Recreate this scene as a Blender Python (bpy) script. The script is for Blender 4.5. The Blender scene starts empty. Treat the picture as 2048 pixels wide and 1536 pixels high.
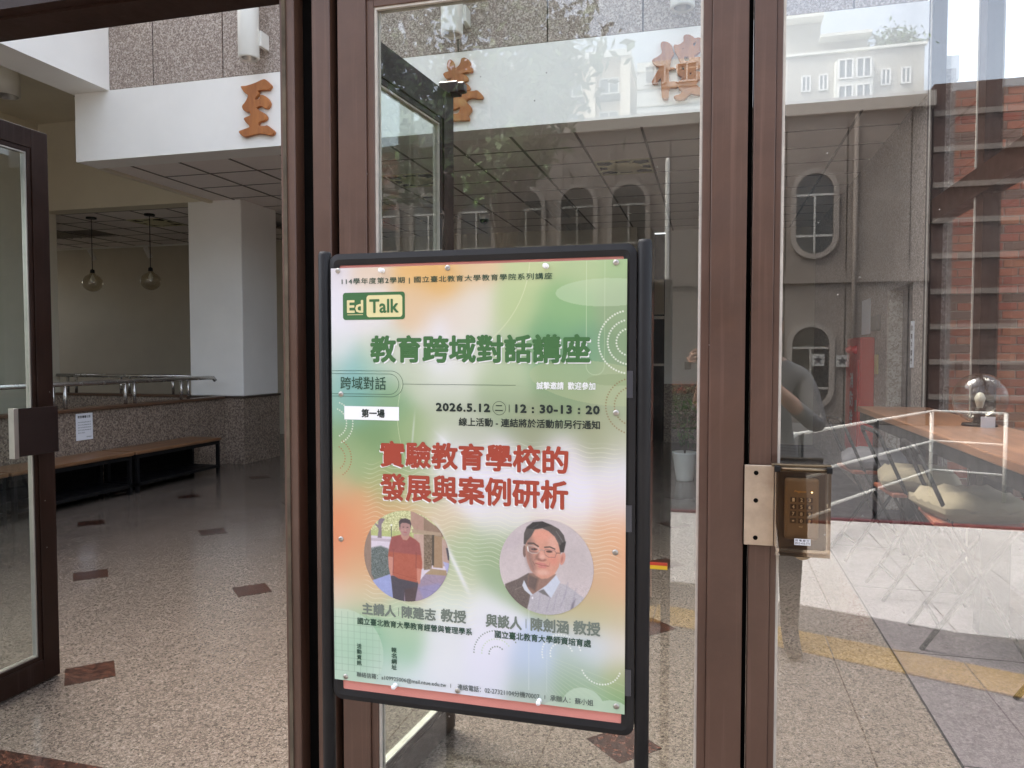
import bpy, bmesh, math, random
import numpy as np
from mathutils import Vector, Matrix
random.seed(7); rng = np.random.default_rng(7)
R = math.radians
sc = bpy.context.scene
COL = sc.collection
# ------------------------------------------------------------------ camera
cd = bpy.data.cameras.new('camera'); cam = bpy.data.objects.new('camera', cd); COL.objects.link(cam)
cam.location = (0, 0, 1.5)
cam.rotation_euler = (R(90 - 2.26), 0, R(14.9))
cd.sensor_width = 36; cd.lens = 1495 / 2048 * 36; cd.clip_start = 0.02; cd.clip_end = 600
sc.camera = cam
# ------------------------------------------------------------------ light
SUN_EL, SUN_AZ = R(60), R(-58)     # azimuth measured from +Y towards +X
w = bpy.data.worlds.new('World'); sc.world = w; w.use_nodes = True
nt = w.node_tree; bg = nt.nodes['Background']
sky = nt.nodes.new('ShaderNodeTexSky'); sky.sky_type = 'NISHITA'; sky.sun_disc = False
sky.sun_elevation = SUN_EL; sky.sun_rotation = SUN_AZ
sky.air_density = 1.0; sky.dust_density = 4.0; sky.ozone_density = 1.0
hs = nt.nodes.new('ShaderNodeHueSaturation'); hs.inputs['Saturation'].default_value = 0.5
nt.links.new(sky.outputs[0], hs.inputs['Color']); nt.links.new(hs.outputs[0], bg.inputs[0]); bg.inputs[1].default_value = 0.15
sd = bpy.data.lights.new('sun', 'SUN'); sun = bpy.data.objects.new('sun', sd); COL.objects.link(sun)
sd.energy = 1.5; sd.angle = R(32); sd.color = (1.0, 0.95, 0.88)
dv = Vector((math.sin(SUN_AZ) * math.cos(SUN_EL), math.cos(SUN_AZ) * math.cos(SUN_EL), math.sin(SUN_EL)))
sun.rotation_euler = dv.to_track_quat('Z', 'Y').to_euler()
sc.view_settings.view_transform = 'Standard'; sc.view_settings.look = 'None'
sc.view_settings.exposure = 2.32; sc.view_settings.gamma = 1.0
sc.view_settings.use_curve_mapping = False
cy = sc.cycles
cy.use_denoising = True
try: cy.denoiser = 'OPENIMAGEDENOISE'; cy.denoising_prefilter = 'ACCURATE'
except Exception: pass
cy.max_bounces = 14; cy.diffuse_bounces = 7; cy.glossy_bounces = 5; cy.transparent_max_bounces = 24; cy.transmission_bounces = 6
cy.sample_clamp_indirect = 6; cy.caustics_reflective = False; cy.caustics_refractive = False

# ------------------------------------------------------------------ materials
def lin(c):
    return tuple(((v / 255) / 12.92 if v / 255 <= 0.04045 else ((v / 255 + 0.055) / 1.055) ** 2.4) for v in c)
MATS = {}
class NT:
    def __init__(s, name):
        s.m = bpy.data.materials.new(name); s.m.use_nodes = True; s.t = s.m.node_tree
        s.b = s.t.nodes['Principled BSDF']; s.o = s.t.nodes['Material Output']; MATS[name] = s.m
    def n(s, typ, **k):
        x = s.t.nodes.new('ShaderNode' + typ)
        for a, v in k.items():
            if a in x.inputs: x.inputs[a].default_value = v
            else: setattr(x, a, v)
        return x
    def l(s, a, b): s.t.links.new(a, b)
    def co(s):
        if not hasattr(s, '_c'): s._c = s.n('TexCoord').outputs['Object']
        return s._c
    def ramp(s, fac, stops, interp='LINEAR'):
        r = s.n('ValToRGB'); e = r.color_ramp; e.interpolation = interp
        while len(e.elements) < len(stops): e.elements.new(0.5)
        for el, (p, c) in zip(e.elements, stops):
            el.position = p; el.color = (*c, 1) if len(c) == 3 else c
        s.l(fac, r.inputs[0]); return r.outputs[0]
    def mix(s, fac, a, b, mode='MIX'):
        x = s.n('MixRGB', blend_type=mode)
        for i, v in enumerate((fac, a, b)):
            if hasattr(v, 'links'): s.l(v, x.inputs[i])
            else: x.inputs[i].default_value = v if i == 0 else ((*v, 1) if len(v) == 3 else v)
        return x.outputs[0]
    def bump(s, h, strength=0.2, dist=0.002):
        b = s.n('Bump'); b.inputs['Strength'].default_value = strength; b.inputs['Distance'].default_value = dist
        s.l(h, b.inputs['Height']); s.l(b.outputs[0], s.b.inputs['Normal'])
    def rough(s, v): s.b.inputs['Roughness'].default_value = v; return s

def noise(s, scale, detail=4, rough=0.55, dist=0):
    n = s.n('TexNoise'); n.inputs['Scale'].default_value = scale; n.inputs['Detail'].default_value = detail
    n.inputs['Roughness'].default_value = rough; n.inputs['Distortion'].default_value = dist
    s.l(s.co(), n.inputs['Vector']); return n.outputs[0]
def vor(s, scale, feature='F1', out=0, rnd=1.0):
    v = s.n('TexVoronoi', feature=feature); v.inputs['Scale'].default_value = scale
    s.l(s.co(), v.inputs['Vector']); return v.outputs[out]

def paint(name, c, rough=0.6, var=0.12, vs=3.0, bump=0.05, bs=60, metal=0.0, spec=0.5, grime=None):
    s = NT(name); c = lin(c) if max(c) > 1.5 else c
    d = tuple(max(0, v * (1 - var)) for v in c); e = tuple(min(1, v * (1 + var * 0.6)) for v in c)
    f = noise(s, vs, 6, 0.6)
    col = s.ramp(f, [(0.3, d), (0.7, e)])
    if grime is not None:
        g = noise(s, 1.3, 8, 0.7, 0.4); gm = s.ramp(g, [(0.52, (0, 0, 0)), (0.75, (1, 1, 1))])
        col = s.mix(gm, col, grime)
    s.l(col, s.b.inputs['Base Color']); s.b.inputs['Metallic'].default_value = metal
    r = s.ramp(noise(s, 9, 5), [(0.3, (rough * 0.8,) * 3), (0.7, (min(1, rough * 1.2),) * 3)])
    s.l(r, s.b.inputs['Roughness'])
    s.b.inputs['Specular IOR Level'].default_value = spec
    if bump: s.bump(noise(s, bs, 3), bump, 0.002)
    return s.m

def granite(name, cols, scale=75, rough=0.5, big=0.15, bump=0.1, coat=0, spec=0.5):
    s = NT(name); cols = [lin(c) for c in cols]
    v = s.n('TexVoronoi', feature='F1'); v.inputs['Scale'].default_value = scale
    nz = s.n('TexNoise'); nz.inputs['Scale'].default_value = scale * 0.8; nz.inputs['Detail'].default_value = 2
    s.l(s.co(), nz.inputs['Vector'])
    mx = s.n('MixRGB', blend_type='LINEAR_LIGHT'); mx.inputs[0].default_value = 0.012
    s.l(s.co(), mx.inputs[1]); s.l(nz.outputs[1], mx.inputs[2]); s.l(mx.outputs[0], v.inputs['Vector'])
    sep = s.n('SeparateColor'); s.l(v.outputs['Color'], sep.inputs[0])
    k = len(cols); st = [((i) / k, c) for i, c in enumerate(cols)]
    col = s.ramp(sep.outputs[0], st, 'CONSTANT')
    v2 = s.n('TexVoronoi', feature='F1'); v2.inputs['Scale'].default_value = scale * 2.3; s.l(s.co(), v2.inputs['Vector'])
    sep2 = s.n('SeparateColor'); s.l(v2.outputs['Color'], sep2.inputs[0])
    col2 = s.ramp(sep2.outputs[0], st, 'CONSTANT')
    col = s.mix(0.4, col, col2)
    f = noise(s, 1.1, 6, 0.65)
    dk = s.ramp(f, [(0.3, (1 - big,) * 3), (0.7, (1 + big * 0.5,) * 3)])
    col = s.mix(1.0, col, dk, 'MULTIPLY')
    s.l(col, s.b.inputs['Base Color'])
    rr = s.ramp(noise(s, 2.5, 6, 0.7), [(0.3, (rough * 0.7,) * 3), (0.75, (min(1, rough * 1.4),) * 3)])
    s.l(rr, s.b.inputs['Roughness']); s.b.inputs['Specular IOR Level'].default_value = spec
    if bump: s.bump(sep.outputs[1], bump, 0.0008)
    return s.m

def plain(name, c, rough=0.5, metal=0.0, spec=0.5):
    s = NT(name); c = lin(c) if max(c) > 1.5 else c
    s.b.inputs['Base Color'].default_value = (*c, 1); s.b.inputs['Roughness'].default_value = rough
    s.b.inputs['Metallic'].default_value = metal; s.b.inputs['Specular IOR Level'].default_value = spec
    return s.m

def brownmetal(name, c, speck=0.93):
    """painted aluminium with rubs, fine scratches and chips of plaster"""
    s = NT(name); c = lin(c)
    f = noise(s, 2.2, 8, 0.7, 0.6)
    col = s.ramp(f, [(0.25, tuple(v * 0.68 for v in c)), (0.5, c), (0.8, tuple(min(1, v * 1.35 + 0.006) for v in c))])
    mp = s.n('Mapping'); mp.inputs['Scale'].default_value = (60, 60, 1.6); s.l(s.co(), mp.inputs[0])
    st = s.n('TexNoise'); st.inputs['Scale'].default_value = 1.0; st.inputs['Detail'].default_value = 6; s.l(mp.outputs[0], st.inputs['Vector'])
    stm = s.ramp(st.outputs[0], [(0.58, (0, 0, 0)), (0.8, (0.4, 0.4, 0.4))])
    col = s.mix(stm, col, tuple(min(1, v * 1.9 + 0.03) for v in c))
    v = s.n('TexVoronoi', feature='F1'); v.inputs['Scale'].default_value = 26; s.l(s.co(), v.inputs['Vector'])
    sep = s.n('SeparateColor'); s.l(v.outputs['Color'], sep.inputs[0])
    gt = s.n('Math', operation='GREATER_THAN'); s.l(sep.outputs[0], gt.inputs[0]); gt.inputs[1].default_value = speck
    wr = s.n('Math', operation='MULTIPLY'); s.l(sep.outputs[1], wr.inputs[0]); wr.inputs[1].default_value = 0.055
    lt = s.n('Math', operation='LESS_THAN'); s.l(v.outputs['Distance'], lt.inputs[0]); s.l(wr.outputs[0], lt.inputs[1])
    mm = s.n('Math', operation='MULTIPLY'); s.l(gt.outputs[0], mm.inputs[0]); s.l(lt.outputs[0], mm.inputs[1])
    col = s.mix(mm.outputs[0], col, (0.62, 0.58, 0.54))
    s.l(col, s.b.inputs['Base Color'])
    s.l(s.ramp(noise(s, 6, 6, 0.7), [(0.3, (0.3,) * 3), (0.75, (0.52,) * 3)]), s.b.inputs['Roughness'])
    s.bump(noise(s, 130, 2), 0.04, 0.001)
    return s.m

def glass(name, refl=0.09, tint=(0.93, 0.96, 0.94), dust=0.03, wave=0.0):
    s = NT(name); s.t.nodes.remove(s.b)
    lw = s.n('LayerWeight'); lw.inputs['Blend'].default_value = 0.5
    p = s.n('Math', operation='POWER'); s.l(lw.outputs['Facing'], p.inputs[0]); p.inputs[1].default_value = 4.5
    m = s.n('Math', operation='MULTIPLY_ADD'); s.l(p.outputs[0], m.inputs[0]); m.inputs[1].default_value = 1 - refl; m.inputs[2].default_value = refl
    tr = s.n('BsdfTransparent'); tr.inputs[0].default_value = (*tint, 1)
    gl = s.n('BsdfGlossy'); gl.inputs['Roughness'].default_value = 0.0; gl.inputs[0].default_value = (1, 1, 1, 1)
    if wave:
        nz = noise(s, 1.6, 1); b = s.n('Bump'); b.inputs['Strength'].default_value = wave; b.inputs['Distance'].default_value = 0.01
        s.l(nz, b.inputs['Height']); s.l(b.outputs[0], gl.inputs['Normal'])
    mx = s.n('MixShader'); s.l(m.outputs[0], mx.inputs[0]); s.l(tr.outputs[0], mx.inputs[1]); s.l(gl.outputs[0], mx.inputs[2])
    df = s.n('BsdfDiffuse'); df.inputs[0].default_value = (0.6, 0.57, 0.52, 1)
    d1 = s.ramp(noise(s, 3.0, 8, 0.75, 1.2), [(0.45, (dust * 0.15,) * 3), (0.8, (dust,) * 3)])
    v = s.n('TexVoronoi', feature='F1'); v.inputs['Scale'].default_value = 14; s.l(s.co(), v.inputs['Vector'])
    sep = s.n('SeparateColor'); s.l(v.outputs['Color'], sep.inputs[0])
    wr = s.n('Math', operation='MULTIPLY'); s.l(sep.outputs[1], wr.inputs[0]); wr.inputs[1].default_value = 0.03
    lt = s.n('Math', operation='LESS_THAN'); s.l(v.outputs['Distance'], lt.inputs[0]); s.l(wr.outputs[0], lt.inputs[1])
    ad = s.n('Math', operation='MAXIMUM'); s.l(d1, ad.inputs[0])
    h = s.n('Math', operation='MULTIPLY'); s.l(lt.outputs[0], h.inputs[0]); h.inputs[1].default_value = 0.45; s.l(h.outputs[0], ad.inputs[1])
    m2 = s.n('MixShader'); s.l(ad.outputs[0], m2.inputs[0]); s.l(mx.outputs[0], m2.inputs[1]); s.l(df.outputs[0], m2.inputs[2])
    s.l(m2.outputs[0], s.o.inputs[0]); return s.m

def vcol(name, rough=0.4, spec=0.4, wavy=0.0):
    s = NT(name); a = s.n('Attribute', attribute_name='Col'); s.l(a.outputs['Color'], s.b.inputs['Base Color'])
    s.b.inputs['Roughness'].default_value = rough; s.b.inputs['Specular IOR Level'].default_value = spec
    if wavy: s.bump(noise(s, 3.5, 2), wavy, 0.02)
    return s.m

def wood(name, c1, c2, scale=(2, 30, 30), rough=0.45):
    s = NT(name); mp = s.n('Mapping'); mp.inputs['Scale'].default_value = scale; s.l(s.co(), mp.inputs[0])
    n = s.n('TexNoise'); n.inputs['Scale'].default_value = 1.0; n.inputs['Detail'].default_value = 8; n.inputs['Distortion'].default_value = 0.6; s.l(mp.outputs[0], n.inputs['Vector'])
    s.l(s.ramp(n.outputs[0], [(0.3, lin(c1)), (0.7, lin(c2))]), s.b.inputs['Base Color'])
    s.b.inputs['Roughness'].default_value = rough; s.bump(n.outputs[0], 0.08, 0.002); return s.m

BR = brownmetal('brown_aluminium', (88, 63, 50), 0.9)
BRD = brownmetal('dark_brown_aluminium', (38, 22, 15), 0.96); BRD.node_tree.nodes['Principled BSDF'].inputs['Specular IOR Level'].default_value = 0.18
GAP = paint('dark_gap', (9, 7, 6), 0.8, 0.2, spec=0.1)  # near-black; paints shade into recesses, also colours joints and backings
GASK = paint('pale_gasket', (196, 188, 176), 0.5, 0.2, 20)
STRIP = paint('worn_felt_strip', (92, 80, 64), 0.9, 0.6, 8, 0.4, 90)
ALU = paint('aluminium', (176, 170, 162), 0.35, 0.15, 12, 0.04, 200, 0.85)
STEEL = paint('brushed_steel', (186, 170, 152), 0.38, 0.14, 30, 0.1, 220, 0.75, grime=lin((150, 124, 100)))
STAIN = paint('stainless_tube', (190, 186, 180), 0.25, 0.1, 8, 0, 10, 0.9)
G_MID = glass('door_glass', 0.07, (0.93, 0.95, 0.93), 0.03)
G_RIGHT = glass('entrance_glass', 0.12, (0.93, 0.94, 0.93), 0.04)
G_LEAF = glass('leaf_glass', 0.03, (0.88, 0.92, 0.9), 0.03)
G_SIDE = glass('side_glass', 0.05, (0.93, 0.95, 0.96), 0.02)
G_LAMP = glass('smoky_lamp_glass', 0.05, (0.78, 0.74, 0.66), 0.02)
G_CLEAR = glass('clear_lamp_glass', 0.05, (0.9, 0.88, 0.82), 0.02)
WHITE = paint('white_plaster', (243, 241, 236), 0.75, 0.035, 2.0, 0.06, 50)
CREAM = paint('cream_plaster', (216, 208, 188), 0.8, 0.05, 1.5, 0.06, 50)
OLIVE = paint('olive_grey_wall', (204, 196, 178), 0.85, 0.06, 1.2, 0.05, 50)
TILE = paint('ceiling_tile', (238, 230, 224), 0.9, 0.04, 5.0, 0.5, 240)
TGRID = paint('ceiling_grid', (122, 112, 104), 0.7, 0.1)
GR_WALL = granite('granite_wash_wall', [(112, 98, 90), (162, 147, 137), (190, 177, 166), (140, 124, 114), (208, 197, 186), (126, 111, 102)], 80, 0.85, 0.1, 0.5)
GR_DADO = granite('granite_dado', [(82, 68, 60), (140, 122, 108), (176, 160, 144), (104, 88, 78), (158, 142, 126)], 62, 0.45, 0.12, 0.2)
GR_FLOOR = granite('polished_granite_floor', [(54, 46, 41), (98, 88, 79), (116, 105, 95), (75, 66, 58), (106, 93, 85), (88, 78, 70), (130, 119, 109)], 125, 0.17, 0.1, 0.02, spec=0.6)
GR_DARK = granite('dark_granite_floor', [(66, 60, 62), (94, 86, 88), (106, 98, 100), (78, 71, 73)], 90, 0.4, 0.12, 0.05)
GR_RED = granite('red_brown_granite', [(34, 23, 20), (66, 42, 34), (50, 33, 28), (88, 56, 44), (28, 21, 20)], 60, 0.2, 0.25, 0.02)
GR_OUT = granite('outdoor_granite', [(72, 67, 64), (118, 112, 107), (148, 142, 135), (94, 87, 84)], 110, 0.75, 0.15, 0.2)
PAVE = granite('pale_pavers', [(196, 190, 184), (214, 208, 202), (184, 178, 172), (222, 216, 210)], 120, 0.85, 0.12, 0.2)
ASPH = granite('grey_asphalt', [(70, 68, 68), (96, 92, 92), (84, 82, 80)], 120, 0.9, 0.15, 0.3)
TACT = granite('yellow_tactile', [(160, 126, 62), (178, 146, 80), (142, 112, 52)], 100, 0.8, 0.15, 0.2)
CONC = paint('grey_render', (112, 103, 96), 0.9, 0.12, 1.5, 0.2, 60, grime=lin((84, 76, 72)))
MOSAIC = NT('grey_mosaic')
def _mosaic(s):
    br = s.n('TexBrick'); br.offset = 0.0; br.inputs['Scale'].default_value = 1.0
    br.inputs['Color1'].default_value = (*lin((124, 116, 108)), 1); br.inputs['Color2'].default_value = (*lin((124, 116, 110)), 1)
    br.inputs['Mortar'].default_value = (*lin((168, 160, 150)), 1); br.inputs['Mortar Size'].default_value = 0.006
    br.inputs['Brick Width'].default_value = 0.045; br.inputs['Row Height'].default_value = 0.045
    mp = s.n('Mapping'); mp.inputs['Rotation'].default_value = (R(90), 0, 0); s.l(s.co(), mp.inputs[0]); s.l(mp.outputs[0], br.inputs['Vector'])
    s.l(br.outputs[0], s.b.inputs['Base Color']); s.b.inputs['Roughness'].default_value = 0.5
_mosaic(MOSAIC); MOSAIC = MOSAIC.m
LETW = wood('carved_letter_wood', (146, 84, 38), (184, 116, 58), (14, 14, 3))
BENCHW = wood('bench_wood', (96, 66, 44), (138, 100, 70), (30, 2, 30), 0.35)
TABW = wood('table_wood', (96, 64, 44), (138, 98, 70), (26, 2, 26), 0.3)
SEATW = wood('terracotta_seat_wood', (120, 66, 48), (158, 92, 66), (20, 3, 20))
BLACK = paint('black_metal', (22, 21, 22), 0.5, 0.2, 12, 0.05, 150, spec=0.25)
BLKF = NT('worn_black_board_frame')
def _blk(s):
    f = noise(s, 5, 8, 0.7)
    col = s.ramp(f, [(0.3, lin((20, 19, 20))), (0.7, lin((33, 31, 32)))])
    sc_ = s.ramp(noise(s, 38, 6, 0.8, 2.0), [(0.70, (0, 0, 0)), (0.74, (0.8, 0.8, 0.8))])
    col = s.mix(sc_, col, lin((150, 146, 142)))
    s.l(col, s.b.inputs['Base Color']); s.b.inputs['Roughness'].default_value = 0.5; s.b.inputs['Specular IOR Level'].default_value = 0.3
_blk(BLKF); BLKF = BLKF.m
CUSH = paint('beige_canvas', (146, 134, 110), 0.9, 0.12, 6, 0.6, 30)
CUSHG = paint('grey_canvas', (128, 124, 124), 0.9, 0.12, 6, 0.6, 30)
REDB = paint('red_cabinet_paint', (206, 52, 46), 0.35, 0.1)
PURP = paint('dark_purple_steel', (58, 46, 62), 0.22, 0.2, 2, 0.02, 10, 0.6)
PAPER = paint('white_paper', (232, 232, 236), 0.8, 0.03, 6, 0.02)
INK = plain('print_ink', (34, 34, 38), 0.7)
DGREEN = plain('dark_green_ink', (40, 74, 58), 0.45); TGREEN = plain('title_green_ink', (62, 106, 58), 0.45)
LOGOG = plain('logo_green_ink', (58, 104, 60), 0.45); LOGOC = plain('logo_cream_ink', (222, 210, 156), 0.45)
WHINK = plain('white_ink', (240, 240, 240), 0.45); REDINK = plain('red_ink', (160, 60, 40), 0.45)
GREYINK = plain('grey_ink', (86, 96, 92), 0.45); DKINK = plain('black_green_ink', (22, 36, 32), 0.45); LTINK = plain('soft_grey_ink', (112, 122, 112), 0.45)
CORK = NT('pink_woven_board')
def _cork(s):
    a = s.n('TexWave'); a.inputs['Scale'].default_value = 190; a.bands_direction = 'DIAGONAL'; s.l(s.co(), a.inputs['Vector'])
    col = s.mix(a.outputs[1], lin((214, 130, 118)), lin((232, 160, 148)))
    sp = s.ramp(noise(s, 60, 4, 0.8), [(0.68, (0, 0, 0)), (0.74, (0.7, 0.7, 0.7))]); col = s.mix(sp, col, lin((130, 80, 60)))
    s.l(col, s.b.inputs['Base Color']); s.b.inputs['Roughness'].default_value = 0.9; s.bump(a.outputs[1], 0.4, 0.001)
_cork(CORK); CORK = CORK.m
DARKWIN = paint('dark_window', (34, 36, 36), 0.1, 0.3, 1.0, 0, 10)
SHIRT = paint('grey_shirt', (128, 124, 122), 0.9, 0.2, 8, 1.0, 12); JEANS = paint('dark_trousers', (34, 35, 42), 0.9, 0.15, 10, 0.3, 60)
SKIN = paint('skin', (196, 150, 124), 0.5, 0.06, 8, 0.05); HAIR = paint('black_hair', (22, 20, 20), 0.6, 0.2, 30, 0.4, 90)
LEAF = NT('leaf_green')
def _leaf(s, a, b):
    g = s.n('ObjectInfo'); f = noise(s, 3, 3)
    s.l(s.ramp(f, [(0.3, lin(a)), (0.7, lin(b))]), s.b.inputs['Base Color']); s.b.inputs['Roughness'].default_value = 0.55
_leaf(LEAF, (38, 62, 28), (92, 120, 56)); LEAF = LEAF.m
LEAFR = NT('leaf_red'); _leaf(LEAFR, (120, 52, 40), (168, 84, 58)); LEAFR = LEAFR.m
BARK = paint('bark', (92, 80, 68), 0.9, 0.3, 10, 0.8, 30)
B_BEIGE = paint('beige_apartment_tile', (216, 196, 172), 0.7, 0.06, 1, 0.1, 10)
B_WHITE = paint('white_apartment_tile', (222, 222, 216), 0.7, 0.06, 1, 0.1, 10)
B_GREY = paint('grey_apartment_stone', (176, 172, 160), 0.8, 0.1, 0.5, 0.1, 10)
B_PALE = paint('pale_apartment_panel', (214, 214, 204), 0.7, 0.06, 0.5, 0.1, 10)
WINGL = paint('apartment_window_glass', (88, 100, 106), 0.12, 0.3, 0.3, 0, 10)
WINFR = plain('white_window_frame', (232, 232, 228), 0.5)
BRICKS = [paint('brick_orange', (204, 118, 88), 0.85, 0.18, 9, 0.4, 80), paint('brick_red', (188, 98, 76), 0.85, 0.18, 9, 0.4, 80),
          paint('brick_brown', (142, 108, 92), 0.85, 0.18, 9, 0.4, 80), paint('brick_tan', (212, 134, 98), 0.85, 0.18, 9, 0.4, 80)]
MORT = paint('mortar', (210, 200, 184), 0.95, 0.1, 20, 0.3, 90)
LENS = plain('light_lens', (210, 208, 200), 0.3)
CYLP = paint('lamp_white_paint', (226, 224, 216), 0.4, 0.03, 4, 0)
DIFF = plain('diffuser_cream', (206, 200, 166), 0.6)

# ------------------------------------------------------------------ mesh helpers
class MB:
    def __init__(s): s.bm = bmesh.new()
    def box(s, x0, x1, y0, y1, z0, z1, bev=0.0, seg=1):
        if bev:
            t = bmesh.new(); bmesh.ops.create_cube(t, size=1)
            for v in t.verts: v.co = Vector(((x0 + x1) / 2 + v.co.x * (x1 - x0), (y0 + y1) / 2 + v.co.y * (y1 - y0), (z0 + z1) / 2 + v.co.z * (z1 - z0)))
            bmesh.ops.bevel(t, geom=list(t.edges), offset=bev, segments=seg, affect='EDGES', profile=0.5)
            me = bpy.data.meshes.new('t'); t.to_mesh(me); t.free(); s.bm.from_mesh(me); bpy.data.meshes.remove(me)
        else:
            v = [s.bm.verts.new(p) for p in ((x0, y0, z0), (x1, y0, z0), (x1, y1, z0), (x0, y1, z0), (x0, y0, z1), (x1, y0, z1), (x1, y1, z1), (x0, y1, z1))]
            for f in ((3, 2, 1, 0), (4, 5, 6, 7), (0, 1, 5, 4), (1, 2, 6, 5), (2, 3, 7, 6), (3, 0, 4, 7)): s.bm.faces.new([v[i] for i in f])
        return s
    def tube(s, pts, r, n=10, caps=True, rr=None):
        pts = [Vector(p) for p in pts]; rings = []
        up = None
        for i, p in enumerate(pts):
            if i == 0: d = pts[1] - p
            elif i == len(pts) - 1: d = p - pts[i - 1]
            else: d = (pts[i + 1] - p).normalized() + (p - pts[i - 1]).normalized()
            d.normalize()
            if up is None: up = Vector((0, 0, 1)) if abs(d.z) < 0.9 else Vector((1, 0, 0))
            a = d.cross(up); a.normalize(); b = a.cross(d); b.normalize(); up = b
            q = rr[i] if rr else r
            rings.append([s.bm.verts.new(p + a * (math.cos(2 * math.pi * k / n) * q) + b * (math.sin(2 * math.pi * k / n) * q)) for k in range(n)])
        for i in range(len(rings) - 1):
            for k in range(n): s.bm.faces.new((rings[i][k], rings[i][(k + 1) % n], rings[i + 1][(k + 1) % n], rings[i + 1][k]))
        if caps:
            s.bm.faces.new(rings[0][::-1]); s.bm.faces.new(rings[-1])
        return s
    def lathe(s, prof, c=(0, 0, 0), n=24):
        rings = []
        for r, z in prof:
            rings.append([s.bm.verts.new((c[0] + max(r, 1e-4) * math.cos(2 * math.pi * k / n), c[1] + max(r, 1e-4) * math.sin(2 * math.pi * k / n), c[2] + z)) for k in range(n)])
        for i in range(len(rings) - 1):
            for k in range(n): s.bm.faces.new((rings[i][k], rings[i][(k + 1) % n], rings[i + 1][(k + 1) % n], rings[i + 1][k]))
        return s
    def prism(s, pts, off):
        """pts: 3-D outline; off: extrusion vector"""
        a = [s.bm.verts.new(p) for p in pts]; b = [s.bm.verts.new(Vector(p) + Vector(off)) for p in pts]
        s.bm.faces.new(a[::-1]); s.bm.faces.new(b); n = len(a)
        for i in range(n): s.bm.faces.new((a[i], a[(i + 1) % n], b[(i + 1) % n], b[i]))
        return s
    def quad(s, *p): s.bm.faces.new([s.bm.verts.new(q) for q in p]); return s
    def mesh(s, name, smooth=False):
        bmesh.ops.recalc_face_normals(s.bm, faces=list(s.bm.faces))
        me = bpy.data.meshes.new(name); s.bm.to_mesh(me); s.bm.free()
        if smooth:
            for p in me.polygons: p.use_smooth = True
        return me

def link(name, me, mat, parent=None, smooth=False):
    o = bpy.data.objects.new(name, me); COL.objects.link(o)
    if mat is not None and not me.materials: me.materials.append(mat)
    if smooth:
        for p in me.polygons: p.use_smooth = True
    if parent is not None:
        o.parent = parent
        b = parent
        off = Vector(b.location)
        while b.parent is not None: b = b.parent; off += Vector(b.location)
        if parent.get('_world', 1): o.location = -off
    return o
def obj(name, mb, mat, parent=None, smooth=False): return link(name, mb.mesh(name, smooth), mat, parent)
def tag(o, label, cat, group=None):
    o['label'] = label; o['category'] = cat
    if group: o['group'] = group
    return o
def thing(name, label, cat, loc=(0, 0, 0), group=None, local=False):
    o = bpy.data.objects.new(name, None); COL.objects.link(o); o.location = loc; o.empty_display_size = 0.1
    if local: o['_world'] = 0
    return tag(o, label, cat, group)
def struct(o): o['kind'] = 'structure'; return o
def dup(root, loc, rz=0, label=None, parent=None):
    r = root.copy(); COL.objects.link(r); r.location = loc
    if parent is None: r.rotation_euler = (0, 0, rz)
    if label: r['label'] = label
    if parent is not None: r.parent = parent
    for c in list(root.children):
        d = c.copy(); COL.objects.link(d); d.parent = r
        for g in list(c.children):
            e = g.copy(); COL.objects.link(e); e.parent = d
    return r

# ------------------------------------------------------------------ ground and floors
YF = 1.755           # front face of the entrance frames
g = MB().box(-150, 150, -150, 1.60, -0.3, -0.012); ground = struct(obj('ground', g, ASPH))
g = MB().box(-150, -10, 1.60, 150, -0.3, -0.012).box(4.0, 150, 1.60, 150, -0.3, -0.012).box(-10, 4.0, 14.2, 150, -0.3, -0.012); struct(obj('ground', g, ASPH))
# forecourt of granite in front of the doors, with a curved yellow tactile band and pale pavers beyond
def curve_y(x):      # near edge of the tactile band
    return -0.86 + 0.34 * x if x > -0.2 else -0.928 + 0.10 * (x + 0.2)
fc = struct(bpy.data.objects.new('forecourt', None)); COL.objects.link(fc)
m = MB()
xs = [-9 + i * 0.3 for i in range(60)]
for a, b in zip(xs[:-1], xs[1:]):
    m.quad((a, 1.62, 0), (a, curve_y(a) - 0.48, 0), (b, curve_y(b) - 0.48, 0), (b, 1.62, 0))
obj('granite_sheet', m, GR_OUT, fc)
m = MB()
for k in range(-22, 14): m.box(k * 0.6 - 0.003, k * 0.6 + 0.003, -0.4, 1.62, 0.0005, 0.0015)
obj('joint_lines', m, GAP, fc)
xs = [-9 + i * 0.3 for i in range(60)]
for i, (a, b) in enumerate(zip(xs[:-1], xs[1:])):
    if -4 < a < 6:
        m = MB().prism([(a + .004, curve_y(a), 0.004), (a + .004, curve_y(a) + 0.3, 0.004), (b - .004, curve_y(b) + 0.3, 0.004), (b - .004, curve_y(b), 0.004)], (0, 0, 0.005))
        obj('tactile_tile', m, TACT, fc)
pv = struct(bpy.data.objects.new('pale_pavement', None)); COL.objects.link(pv)
m = MB()
for a, b in zip(xs[:-1], xs[1:]): m.quad((a, curve_y(a) - 0.48, -0.004), (a, -3.66, -0.004), (b, -3.66, -0.004), (b, curve_y(b) - 0.48, -0.004))
obj('bedding', m, paint('paver_joint_sand', (128, 120, 112), 0.95), pv)
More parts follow.
